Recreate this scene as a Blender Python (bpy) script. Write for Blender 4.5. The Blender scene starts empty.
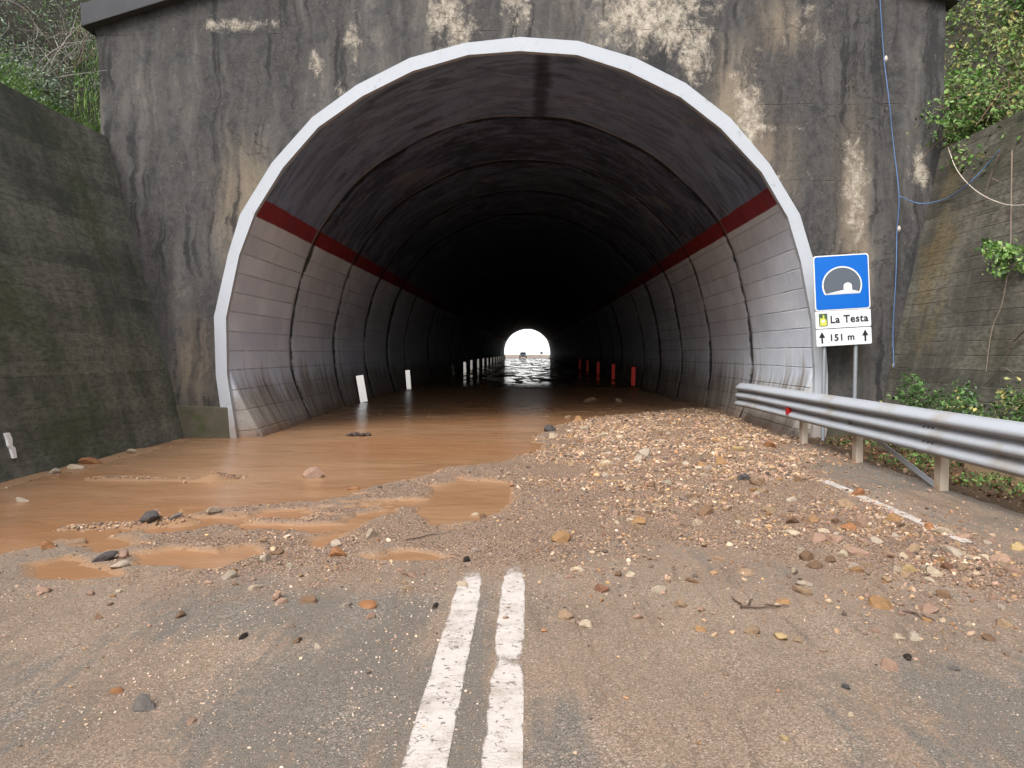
import bpy, bmesh, math, random
import numpy as np
from mathutils import Vector, Matrix, Euler

random.seed(7)
rng = np.random.default_rng(11)
R = math.radians
S = bpy.context.scene
COL = S.collection

# ------------------------------------------------------------------ camera
H = 1.45                      # eye height above the road
F = 750.0                     # focal length in pixels of a 1024 px wide picture
YAW, PITCH = R(1.22), R(2.44)
cd = bpy.data.cameras.new('camera')
cam = bpy.data.objects.new('camera', cd)
COL.objects.link(cam)
cam.location = (0, 0, H)
cam.rotation_euler = (R(90) - PITCH, 0, YAW)
cd.sensor_width = 36
cd.lens = F / 1024 * 36
cd.clip_start = 0.05
cd.clip_end = 4000
S.camera = cam
ROT = Euler((R(90) - PITCH, 0, YAW)).to_matrix()


def ray(px, py):
    return ROT @ Vector(((px - 512) / F, (384 - py) / F, -1))


def at_y(px, py, y):
    d = ray(px, py)
    return Vector((0, 0, H)) + d * (y / d.y)


def at_z(px, py, z=0.0):
    d = ray(px, py)
    return Vector((0, 0, H)) + d * ((z - H) / d.z)


def at_plane(px, py, p, n):
    d = ray(px, py)
    o = Vector((0, 0, H))
    return o + d * ((Vector(p) - o).dot(Vector(n)) / d.dot(Vector(n)))


YP = 12.55                    # the portal plane

# ------------------------------------------------------------------ helpers


def tag(o, label=None, cat=None, group=None, kind=None):
    if label: o['label'] = label
    if cat: o['category'] = cat
    if group: o['group'] = group
    if kind: o['kind'] = kind
    return o


def empty(name, loc=(0, 0, 0), rz=0.0):
    o = bpy.data.objects.new(name, None)
    COL.objects.link(o)
    o.location = loc
    o.rotation_euler = (0, 0, rz)
    o.empty_display_size = 0.1
    return o


def link(name, me, mat=None, parent=None, loc=(0, 0, 0)):
    o = bpy.data.objects.new(name, me)
    COL.objects.link(o)
    o.location = loc
    if parent: o.parent = parent
    if mat and not me.materials: me.materials.append(mat)
    return o


def np_mesh(name, V, Fc, col=None, smooth=False):
    """mesh from numpy arrays: V (n,3), Fc (m,k)"""
    V = np.asarray(V, dtype=np.float32)
    Fc = np.asarray(Fc, dtype=np.int32)
    me = bpy.data.meshes.new(name)
    m, k = Fc.shape
    me.vertices.add(len(V)); me.vertices.foreach_set('co', V.ravel())
    me.loops.add(m * k); me.loops.foreach_set('vertex_index', Fc.ravel())
    me.polygons.add(m)
    me.polygons.foreach_set('loop_start', np.arange(0, m * k, k, dtype=np.int32))
    me.polygons.foreach_set('loop_total', np.full(m, k, dtype=np.int32))
    me.polygons.foreach_set('use_smooth', np.full(m, smooth, dtype=bool))
    me.update(calc_edges=True)
    if col is not None:
        c = np.ones((len(V), 4), dtype=np.float32); c[:, :3] = col
        a = me.color_attributes.new('col', 'FLOAT_COLOR', 'POINT')
        a.data.foreach_set('color', c.ravel())
    return me


def set_attr(me, name, vals):
    a = me.attributes.new(name, 'FLOAT', 'POINT')
    a.data.foreach_set('value', np.asarray(vals, dtype=np.float32))


class MB:
    """collects boxes, tubes and prisms into one mesh"""
    def __init__(s): s.v = []; s.f = []

    def add(s, V, Fc):
        b = len(s.v); s.v += [tuple(p) for p in V]; s.f += [tuple(i + b for i in f) for f in Fc]
        return s

    def box(s, c, d, rot=None):
        c = Vector(c); V = []
        for z in (-1, 1):
            for y in (-1, 1):
                for x in (-1, 1):
                    p = Vector((x * d[0] / 2, y * d[1] / 2, z * d[2] / 2))
                    if rot: p = rot @ p
                    V.append(c + p)
        return s.add(V, [(0, 2, 3, 1), (4, 5, 7, 6), (0, 1, 5, 4), (2, 6, 7, 3), (0, 4, 6, 2), (1, 3, 7, 5)])

    def tube(s, pts, r, n=6, cap=True):
        pts = [Vector(p) for p in pts]
        rs = r if isinstance(r, (list, tuple)) else [r] * len(pts)
        V = []; Fc = []
        up = Vector((0.13, 0.21, 1)).normalized()
        for i, p in enumerate(pts):
            t = (pts[min(i + 1, len(pts) - 1)] - pts[max(i - 1, 0)])
            if t.length < 1e-9: t = Vector((0, 0, 1))
            t.normalize()
            a = t.cross(up)
            if a.length < 1e-3: a = t.cross(Vector((1, 0, 0)))
            a.normalize(); b = t.cross(a)
            for k in range(n):
                q = 2 * math.pi * k / n
                V.append(p + (a * math.cos(q) + b * math.sin(q)) * rs[i])
        for i in range(len(pts) - 1):
            for k in range(n):
                k2 = (k + 1) % n
                Fc.append((i * n + k, i * n + k2, (i + 1) * n + k2, (i + 1) * n + k))
        if cap:
            Fc.append(tuple(range(n - 1, -1, -1))); Fc.append(tuple((len(pts) - 1) * n + k for k in range(n)))
        return s.add(V, Fc)

    def prism(s, poly, y0, y1):
        """poly: list of (x, z); extruded along y"""
        n = len(poly)
        V = [(x, y0, z) for x, z in poly] + [(x, y1, z) for x, z in poly]
        Fc = [tuple(range(n)), tuple(range(2 * n - 1, n - 1, -1))]
        for i in range(n):
            j = (i + 1) % n
            Fc.append((j, i, n + i, n + j))
        return s.add(V, Fc)

    def mesh(s, name, smooth=False, bevel=0.0):
        me = bpy.data.meshes.new(name)
        me.from_pydata(s.v, [], s.f)
        bm = bmesh.new(); bm.from_mesh(me)
        bmesh.ops.recalc_face_normals(bm, faces=bm.faces)
        if bevel > 0:
            es = [e for e in bm.edges if len(e.link_faces) == 2 and e.calc_face_angle(0) > 0.6]
            bmesh.ops.bevel(bm, geom=es, offset=bevel, segments=2, affect='EDGES', profile=0.6)
        bm.to_mesh(me); bm.free()
        if smooth:
            for p in me.polygons: p.use_smooth = True
        return me

    def build(s, name, mat, parent=None, smooth=False, bevel=0.0, loc=(0, 0, 0)):
        return link(name, s.mesh(name, smooth, bevel), mat, parent, loc)


# numpy value noise ---------------------------------------------------
_L = rng.random((256, 256))


def vnoise(x, y, seed=0):
    x = np.asarray(x) + seed * 17.3; y = np.asarray(y) + seed * 9.1
    xi = np.floor(x).astype(int); yi = np.floor(y).astype(int)
    fx = x - xi; fy = y - yi
    fx = fx * fx * (3 - 2 * fx); fy = fy * fy * (3 - 2 * fy)
    g = lambda a, b: _L[a & 255, b & 255]
    return (g(xi, yi) * (1 - fx) + g(xi + 1, yi) * fx) * (1 - fy) + (g(xi, yi + 1) * (1 - fx) + g(xi + 1, yi + 1) * fx) * fy


def fbm(x, y, s=1.0, o=4, seed=0):
    t = 0; a = 0.5; n = 0
    for k in range(o):
        t = t + a * vnoise(np.asarray(x) * s, np.asarray(y) * s, seed + k); n += a; a *= 0.5; s *= 2.03
    return t / n


def sstep(a, b, x):
    t = np.clip((np.asarray(x) - a) / (b - a), 0, 1)
    return t * t * (3 - 2 * t)


def sdf(poly, X, Y):
    """signed distance to a polygon, negative inside"""
    X = np.asarray(X, float); Y = np.asarray(Y, float)
    d = np.full(X.shape, 1e9); ins = np.zeros(X.shape, bool)
    n = len(poly)
    for i in range(n):
        ax, ay = poly[i]; bx, by = poly[(i + 1) % n]
        ex, ey = bx - ax, by - ay
        wx, wy = X - ax, Y - ay
        t = np.clip((wx * ex + wy * ey) / (ex * ex + ey * ey + 1e-12), 0, 1)
        d = np.minimum(d, (wx - ex * t) ** 2 + (wy - ey * t) ** 2)
        c = ((ay > Y) != (by > Y)) & (X < (bx - ax) * (Y - ay) / ((by - ay) if by != ay else 1e-12) + ax)
        ins ^= c
    d = np.sqrt(d)
    return np.where(ins, -d, d)


# ------------------------------------------------------------------ node language


def lin(c):
    return tuple((v / 255 / 12.92) if v / 255 <= 0.04045 else ((v / 255 + 0.055) / 1.055) ** 2.4 for v in c)


class V_:
    def __init__(s, nt, k): s.nt = nt; s.k = k
    def _m(s, op, *a):
        n = s.nt.nodes.new('ShaderNodeMath'); n.operation = op
        for i, x in enumerate((s,) + a):
            if isinstance(x, V_): s.nt.links.new(x.k, n.inputs[i])
            else: n.inputs[i].default_value = x
        return V_(s.nt, n.outputs[0])
    def __add__(s, o): return s._m('ADD', o)
    __radd__ = __add__
    def __mul__(s, o): return s._m('MULTIPLY', o)
    __rmul__ = __mul__
    def __sub__(s, o): return s._m('SUBTRACT', o)
    def __rsub__(s, o): return (s * -1) + o
    def __truediv__(s, o): return s._m('DIVIDE', o)
    def abs(s): return s._m('ABSOLUTE')
    def max(s, o): return s._m('MAXIMUM', o)
    def min(s, o): return s._m('MINIMUM', o)
    def sin(s): return s._m('SINE')
    def frac(s): return s._m('FRACT')
    def floor(s): return s._m('FLOOR')
    def pow(s, o): return s._m('POWER', o)


class Mat:
    def __init__(s, name):
        s.m = bpy.data.materials.new(name); s.m.use_nodes = True
        s.nt = s.m.node_tree; s.nt.nodes.clear()
        s.out = s.nt.nodes.new('ShaderNodeOutputMaterial')
        s.b = s.nt.nodes.new('ShaderNodeBsdfPrincipled')
        s.nt.links.new(s.b.outputs[0], s.out.inputs[0])
        tc = s.nt.nodes.new('ShaderNodeTexCoord')
        s.gen = V_(s.nt, tc.outputs['Object'])
        sx = s.nt.nodes.new('ShaderNodeSeparateXYZ'); s.nt.links.new(tc.outputs['Object'], sx.inputs[0])
        s.x, s.y, s.z = [V_(s.nt, sx.outputs[i]) for i in range(3)]
    def attr(s, name, colour=False):
        n = s.nt.nodes.new('ShaderNodeAttribute'); n.attribute_name = name
        return V_(s.nt, n.outputs['Color' if colour else 'Fac'])
    def vec(s, x, y, z):
        n = s.nt.nodes.new('ShaderNodeCombineXYZ')
        for i, a in enumerate((x, y, z)):
            if isinstance(a, V_): s.nt.links.new(a.k, n.inputs[i])
            else: n.inputs[i].default_value = a
        return V_(s.nt, n.outputs[0])
    def noise(s, scale=1.0, stretch=None, detail=5, rough=0.6, dist=0.0, vec=None, off=0.0):
        v = vec or s.gen
        if stretch is not None or off:
            st = stretch or (1, 1, 1)
            mp = s.nt.nodes.new('ShaderNodeMapping'); mp.inputs['Scale'].default_value = st
            mp.inputs['Location'].default_value = (off, off * 1.3, off * 0.7)
            s.nt.links.new(v.k, mp.inputs[0]); v = V_(s.nt, mp.outputs[0])
        n = s.nt.nodes.new('ShaderNodeTexNoise')
        n.inputs['Scale'].default_value = scale; n.inputs['Detail'].default_value = detail
        n.inputs['Roughness'].default_value = rough; n.inputs['Distortion'].default_value = dist
        s.nt.links.new(v.k, n.inputs['Vector'])
        return V_(s.nt, n.outputs[0])
    def voro(s, scale=1.0, feature='F1', stretch=None, out='Distance', rand=1.0):
        v = s.gen
        if stretch is not None:
            mp = s.nt.nodes.new('ShaderNodeMapping'); mp.inputs['Scale'].default_value = stretch
            s.nt.links.new(v.k, mp.inputs[0]); v = V_(s.nt, mp.outputs[0])
        n = s.nt.nodes.new('ShaderNodeTexVoronoi'); n.feature = feature
        n.inputs['Scale'].default_value = scale; n.inputs['Randomness'].default_value = rand
        s.nt.links.new(v.k, n.inputs['Vector'])
        return V_(s.nt, n.outputs[out])
    def ss(s, x, a, b):
        n = s.nt.nodes.new('ShaderNodeMapRange'); n.interpolation_type = 'SMOOTHSTEP'
        s.nt.links.new(x.k, n.inputs[0])
        n.inputs[1].default_value = a; n.inputs[2].default_value = b
        if a > b:
            n.inputs[1].default_value = b; n.inputs[2].default_value = a
            n.inputs[3].default_value = 1; n.inputs[4].default_value = 0
        return V_(s.nt, n.outputs[0])
    def blob(s, cx, cz, rx, rz, ax='xz'):
        """1 in the middle of an ellipse, 0 at its rim"""
        u = (getattr(s, ax[0]) - cx) * (1 / rx); w = (getattr(s, ax[1]) - cz) * (1 / rz)
        d = (u * u + w * w).pow(0.5)
        return (1.0 - d).max(0.0)
    def mix(s, f, a, b, mode='MIX'):
        n = s.nt.nodes.new('ShaderNodeMix'); n.data_type = 'RGBA'; n.blend_type = mode
        for i, x in ((0, f), (6, a), (7, b)):
            if isinstance(x, V_): s.nt.links.new(x.k, n.inputs[i])
            elif i == 0: n.inputs[0].default_value = x
            else: n.inputs[i].default_value = (*x[:3], 1)
        return V_(s.nt, n.outputs[2])
    def scale(s, c, f):
        n = s.nt.nodes.new('ShaderNodeVectorMath'); n.operation = 'SCALE'
        s.nt.links.new(c.k, n.inputs[0])
        if isinstance(f, V_): s.nt.links.new(f.k, n.inputs['Scale'])
        else: n.inputs['Scale'].default_value = f
        return V_(s.nt, n.outputs[0])
    def set(s, name, v):
        i = s.b.inputs[name]
        if isinstance(v, V_): s.nt.links.new(v.k, i)
        elif isinstance(v, tuple): i.default_value = (*v[:3], 1)
        else: i.default_value = v
        return s
    def bump(s, h, strength=0.5, dist=0.01):
        n = s.nt.nodes.new('ShaderNodeBump'); n.inputs['Strength'].default_value = strength
        n.inputs['Distance'].default_value = dist
        s.nt.links.new(h.k, n.inputs['Height']); s.nt.links.new(n.outputs[0], s.b.inputs['Normal'])
        return s


def simple(name, c, rough=0.6, metal=0.0, var=0.25, scale=9.0, bump=0.0, dirt=None, dirt_amt=0.0):
    m = Mat(name)
    n = m.noise(scale, detail=6)
    col = m.mix(n, tuple(v * (1 - var) for v in c), tuple(min(1, v * (1 + var)) for v in c))
    if dirt is not None:
        col = m.mix(m.ss(m.noise(scale * 0.6, detail=7, off=4.0), 0.62 - dirt_amt, 0.75 - dirt_amt * 0.5) * 0.8, col, dirt)
    m.set('Base Color', col).set('Roughness', rough).set('Metallic', metal)
    if bump: m.bump(m.noise(scale * 6, detail=4), bump, 0.01)
    return m.m


# ------------------------------------------------------------------ materials

def mat_headwall():
    m = Mat('stained_concrete')
    warp = m.noise(1.3, None, 5, 0.6)
    u = m.vec(m.x + (warp - 0.5) * 0.5, m.y, m.z)
    big = m.noise(0.55, (1, 1, 0.55), 6, 0.62, 0.4, vec=u)                 # where the black crust sits
    run = m.noise(1.0, (2.4, 2.4, 0.2), 4, 0.6, 0.0, vec=u, off=3.1)       # long vertical runs
    run2 = m.noise(1.0, (6.5, 6.5, 0.38), 3, 0.55, 0.0, vec=u, off=9.1)
    mot = m.noise(3.2, (1, 1, 0.8), 11, 0.76, 0.3, off=5.5)
    mot2 = m.noise(9.0, None, 8, 0.75, off=15.5)
    fine = m.noise(26, None, 6, 0.72)
    spk = m.noise(70, None, 3, 0.6, off=2.0)
    base = m.mix(m.ss(mot, 0.36, 0.62), lin((72, 72, 74)), lin((126, 121, 114)))
    base = m.mix(m.ss(mot2, 0.42, 0.62) * 0.4, base, lin((88, 85, 82)))
    # brown bare concrete
    tan = (m.blob(-4.75, 3.9, 1.0, 1.9) + m.blob(5.3, 4.2, 0.6, 2.9) + m.blob(3.9, 4.6, 1.1, 1.6) + m.blob(4.1, 6.7, 0.9, 0.9)
           + m.blob(3.3, 5.6, 0.6, 1.3) + m.blob(-5.6, 1.2, 0.8, 1.5) + m.blob(5.4, 2.2, 0.4, 2.0) + m.blob(1.6, 7.0, 2.4, 1.3) * 0.5)
    base = m.mix(m.ss(tan * 0.55 + mot * 0.7 + run * 0.35, 0.64, 0.98) * 0.62, base, lin((142, 127, 107)))
    # black growth running down from the ledge and joints
    crust = m.ss(big * 0.55 + run * 0.5 + run2 * 0.28 + mot * 0.45 - tan * 0.12, 0.70, 0.92)
    crust = crust * m.ss(mot2 * 0.6 + fine * 0.4, 0.28, 0.48)
    base = m.mix(crust * 0.82, base, m.mix(m.ss(mot2, .35, .65), lin((40, 40, 42)), lin((76, 74, 74))))
    st = m.ss(run2 + (mot - 0.5) * 0.5 + (warp - 0.5) * 0.3, 0.56, 0.68)
    base = m.mix(st * 0.62, base, lin((32, 33, 36)))
    # pale bare patches
    pale = (m.blob(2.0, 7.0, 1.5, 1.0) * 1.25 + m.blob(-1.25, 6.95, 0.7, 1.2) + m.blob(-0.15, 7.2, 0.5, 0.9) + m.blob(3.6, 5.3, 0.55, 1.5) * 0.9
            + m.blob(4.3, 5.12, 0.9, 0.10) * 0.6 + m.blob(3.9, 4.25, 0.9, 0.3) * 0.6 + m.blob(5.35, 4.2, 0.36, 1.7) + m.blob(6.4, 4.45, 0.26, 0.7) * 1.2
            + m.blob(-4.9, 6.86, 1.0, 0.22) + m.blob(-2.9, 6.6, 0.35, 0.8) * 0.8 + m.blob(-3.5, 6.1, 0.22, 0.6)
            + m.blob(4.5, 6.7, 0.9, 0.9) * 0.6 + m.blob(2.75, 6.2, 0.5, 0.7) + m.blob(-3.0, 5.6, 0.4, 0.7) * 0.8)
    pn = m.noise(3.8, (1, 1, 0.7), 12, 0.78, 0.5, off=1.7)
    pm = m.ss(pale * 0.40 + pn * 1.15, 0.74, 0.94) * m.ss(pale, 0.0, 0.2)
    pm = pm * m.ss(mot2 * 0.6 + mot * 0.4, 0.36, 0.54) * 0.85
    base = m.mix(pm, base, m.mix(m.ss(mot2 * 0.5 + fine * 0.5, 0.35, 0.65), lin((150, 139, 122)), lin((200, 191, 176))))
    # flakes scattered everywhere
    fl = m.ss(m.noise(4.4, (1, 1, 0.5), 12, 0.80, 0.3, off=29.0), 0.60, 0.66)
    base = m.mix(fl * 0.55, base, lin((142, 134, 122)))
    fl2 = m.ss(m.noise(15.0, None, 5, 0.7, off=19.0), 0.66, 0.72)
    base = m.mix(fl2 * 0.5, base, lin((150, 145, 136)))
    # hairline cracks and pour joints
    ck = m.ss((m.noise(0.9, None, 7, 0.6, 0.6, off=77.0) - 0.5).abs(), 0.0045, 0.001) * m.ss(m.noise(0.6, None, 3, off=79.0), 0.52, 0.6)
    base = m.mix(ck * 0.6, base, lin((28, 28, 29)))
    w = (m.z + (m.noise(0.7, None, 3) - 0.5) * 0.10) * (1 / 1.22)
    ln = m.ss(((w.frac() - 0.5).abs()), 0.010, 0.0) * m.ss(mot * 0.6 + big * 0.4, 0.48, 0.58)
    base = m.mix(ln * 0.45, base, lin((30, 30, 32)))
    ms = m.ss((1.1 - m.z) * 0.6 + mot, 0.75, 1.1)
    base = m.mix(ms * 0.6, base, lin((78, 80, 54)))
    base = m.mix(m.ss(spk, 0.5, 0.7) * 0.35, base, lin((44, 44, 46)))
    m.set('Base Color', base).set('Roughness', 0.92).set('Specular IOR Level', 0.25)
    m.bump(fine * 0.5 + mot2 * 0.5 + pm * 0.5 + spk * 0.25 - ln * 0.6 - ck * 0.5, 0.7, 0.02)
    return m.m


def mat_board(name, dark, light, moss, mossamt, lichen=None, pitch=0.19, lic_y=None, lnamt=0.5):
    """board-marked concrete of the side walls"""
    m = Mat(name)
    n1 = m.noise(0.8, (1, 0.7, 1), 7, 0.6, 0.3)
    n2 = m.noise(1.0, (1, 3.0, 0.35), 6, 0.62, 0.2, off=5.0)
    fine = m.noise(13, (1, 0.6, 1.6), 7, 0.72)
    spk = m.noise(60, None, 3, 0.6, off=2.0)
    wz = (m.z + (m.noise(0.6, None, 3) - 0.5) * 0.05) * (1 / pitch)
    row = m.noise(1.0, None, 2, 0.5, vec=m.vec(wz.floor() * 3.7, m.y * 0.15, 0.0))
    e = (wz.frac() - 0.5).abs()
    ln = m.ss(e + (m.noise(2.0, None, 4, off=8.0) - 0.5) * 0.12, 0.46, 0.5)
    base = m.mix(m.ss(n1 * 0.55 + n2 * 0.35 + row * 0.25, 0.42, 0.75), dark, light)
    base = m.mix(m.ss(m.noise(0.55, None, 7, 0.65, off=12.0) + fine * 0.15, 0.6 - mossamt, 0.78 - mossamt) * 0.75, base, moss)
    if lichen:
        lm = m.noise(2.2, (1, 1, 0.7), 8, 0.65, off=21.0)
        if lic_y:
            lm = lm + m.blob(lic_y[0], lic_y[1], lic_y[2], lic_y[3], 'yz') * 0.45
        base = m.mix(m.ss(lm, 0.64, 0.9) * 0.6, base, lichen)
    base = m.mix(m.ss(fine, 0.38, 0.66) * 0.6, base, tuple(v * .6 for v in dark))
    base = m.mix(m.ss(m.noise(17, (1, 1, 0.5), 6, 0.6, off=31.0), 0.64, 0.72) * 0.4, base, lin((150, 146, 132)))
    dr = m.ss(m.noise(1.0, (1, 6.5, 0.5), 4, 0.6, off=41.0) + (fine - 0.5) * 0.25, 0.66, 0.76)
    base = m.mix(dr * 0.35, base, lin((140, 137, 124)))
    sm = m.ss(((m.z + (m.noise(0.5, None, 4, off=43.0) - 0.5) * 0.12) * (1 / 1.15)).frac(), 0.022, 0.0) * m.ss(m.noise(0.8, None, 5, off=47.0), 0.45, 0.55)
    base = m.mix(sm * 0.55, base, tuple(v * 0.4 for v in dark))
    base = m.mix(ln * m.ss(n1, 0.35, 0.65) * lnamt, base, tuple(v * 0.5 for v in dark))
    base = m.mix(spk * 0.3, base, tuple(v * 0.5 for v in dark))
    m.set('Base Color', base).set('Roughness', 0.93).set('Specular IOR Level', 0.25)
    m.bump(fine * 0.8 + spk * 0.35 + row * 0.3 - ln * lnamt, 0.8, 0.018)
    return m.m


def mat_lining():
    m = Mat('tunnel_lining')
    arc = m.attr('arc'); hz = m.attr('hz')
    v3 = m.gen
    n1 = m.noise(0.9, (1, 1, 1), 7, 0.62, 0.4)
    fine = m.noise(16, None, 6, 0.7)
    wob = (m.noise(1.3, None, 5, 0.6, off=3.0) - 0.5)
    # soot on the vault, with painted light deeper in
    st = m.noise(1.0, (1.0, 2.4, 0.6), 7, 0.68, 1.2, off=6.0)
    soot = m.mix(m.ss(st, 0.35, 0.72), lin((56, 65, 84)), lin((112, 124, 150)))
    sw = m.ss(m.noise(1.1, (1, 1, 1), 9, 0.72, 2.6, off=14.0), 0.60, 0.68)
    soot = m.mix(sw * 0.75, soot, lin((150, 148, 148)))
    pat = m.ss(m.noise(0.7, (1.2, 0.8, 1), 10, 0.74, 0.8, off=121.0) + m.ss(hz, 5.2, 3.6) * 0.07, 0.58, 0.64)
    soot = m.mix(pat * 0.5, soot, lin((132, 132, 136)))
    drk = m.ss(m.noise(0.5, None, 8, 0.7, 1.0, off=131.0), 0.52, 0.62)
    soot = m.mix(drk * 0.5, soot, lin((34, 36, 42)))
    sw2 = m.ss((m.noise(0.8, None, 6, 0.6, 2.0, off=81.0) - 0.52).abs() + (fine - 0.5) * 0.05, 0.012, 0.0) * m.ss(m.noise(0.5, None, 4, off=85.0), 0.5, 0.6)
    soot = m.mix(sw2 * 0.6, soot, lin((150, 146, 142)))
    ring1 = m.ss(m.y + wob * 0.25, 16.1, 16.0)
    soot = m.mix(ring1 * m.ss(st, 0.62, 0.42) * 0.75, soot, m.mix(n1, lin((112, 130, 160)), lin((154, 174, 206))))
    crown = m.ss((m.x - 0.25).abs() + wob * 0.4, 0.22, 0.05) * ring1
    soot = m.mix(crown * 0.7, soot, lin((34, 34, 36)))
    soot = m.mix(m.ss(m.y, 22, 45) * 0.5, soot, lin((130, 140, 160)))  # deep vault painted lighter to lift the darkness inside
    low_z = m.ss(hz, 3.78, 3.70)
    # white paint on the side walls in courses
    wv = (arc + wob * 0.02) * (1 / 0.335)
    row = m.noise(1.0, None, 2, 0.5, vec=m.vec(wv.floor() * 5.1, m.y * 0.5, 1.0))
    e = (wv.frac() - 0.5).abs()
    cr = m.ss(e + (m.noise(3.5, None, 4, off=8.0) - 0.5) * 0.10, 0.455, 0.5)
    dy = m.ss(((m.y * (1 / 1.25) + wob * 0.05).frac() - 0.5).abs(), 0.47, 0.5)
    white = m.mix(m.ss(n1 * 0.6 + row * 0.4, 0.3, 0.75), lin((194, 203, 218)), lin((230, 239, 250)))
    rs = m.noise(1.0, (1, 5.0, 0.35), 6, 0.65, 0.3, off=17.0)
    low = m.ss(1.7 - hz + (n1 - 0.5) * 1.2, 0.0, 1.3)
    white = m.mix(m.ss(rs, 0.48, 0.72) * (low * 0.7 + 0.05), white, lin((150, 132, 112)))
    white = m.mix(m.ss(m.noise(1.0, (1, 3.5, 0.3), 7, 0.65, 0.3, off=27.0), 0.58, 0.7) * (low * 0.5 + 0.14), white, lin((92, 90, 90)))
    white = m.mix(m.ss(fine, 0.5, 0.8) * 0.3, white, lin((160, 156, 154)))
    white = m.mix(cr * m.ss(n1, 0.3, 0.6) * 0.42 + dy * 0.03, white, lin((96, 92, 92)))
    conc = m.ss(1.15 - hz + (n1 - 0.5) * 0.9 + (rs - 0.5) * 0.9, -0.1, 0.6)
    cc = m.mix(m.ss(rs, 0.4, 0.65), lin((150, 141, 128)), lin((112, 98, 84)))
    cc = m.mix(m.ss(fine, 0.5, 0.7) * 0.5, cc, lin((88, 82, 74)))
    cc = m.mix(m.ss(m.noise(1.0, (1, 6, 0.3), 3, 0.6, 0.2, off=37.0), 0.58, 0.66) * 0.6, cc, lin((66, 58, 50)))
    white = m.mix(conc * 0.88, white, cc)
    flake = m.ss(m.noise(2.4, None, 8, 0.7, 0.4, off=33.0), 0.66, 0.69)
    white = m.mix(flake * (1.0 - conc) * 0.45, white, lin((206, 202, 198)))
    # traffic film: deeper rings are dirtier
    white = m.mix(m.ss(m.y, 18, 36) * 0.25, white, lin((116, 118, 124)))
    mud = m.ss(0.32 - hz + (n1 - 0.5) * 0.5, 0.0, 0.35)
    white = m.mix(mud * 0.7, white, lin((120, 88, 62)))
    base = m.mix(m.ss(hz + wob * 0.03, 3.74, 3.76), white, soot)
    red = m.ss(hz + wob * 0.04, 3.72, 3.74) * m.ss(hz + wob * 0.05, 4.02, 4.0)
    redc = m.mix(m.ss(n1 * 0.5 + fine * 0.5, 0.4, 0.7), lin((140, 32, 32)), lin((100, 34, 36)))
    base = m.mix(red * 0.92, base, redc)
    # construction joints, ragged and black
    jw = ((m.y - 16.15 + wob * 0.16) * (1 / 3.72) + 0.5).frac()
    j = m.ss((jw - 0.5).abs() + (m.noise(2.2, None, 7, 0.72, off=40.0) - 0.5) * 0.11, 0.046, 0.022)
    jl = m.ss((jw - 0.44).abs() + (m.noise(3.0, None, 5, 0.7, off=48.0) - 0.5) * 0.06, 0.03, 0.0) * m.ss(m.noise(1.5, None, 6, 0.7, off=44.0), 0.42, 0.52)
    base = m.mix(jl * 0.6, base, lin((160, 156, 154)))
    base = m.mix(j * 0.9, base, lin((24, 23, 24)))
    m.set('Base Color', base).set('Roughness', 0.8).set('Specular IOR Level', 0.3)
    m.bump(fine * 0.4 + n1 * 0.8 - cr * low_z * 0.6 - j * 1.5 + flake * 0.3, 0.8, 0.025)
    return m.m


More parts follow.
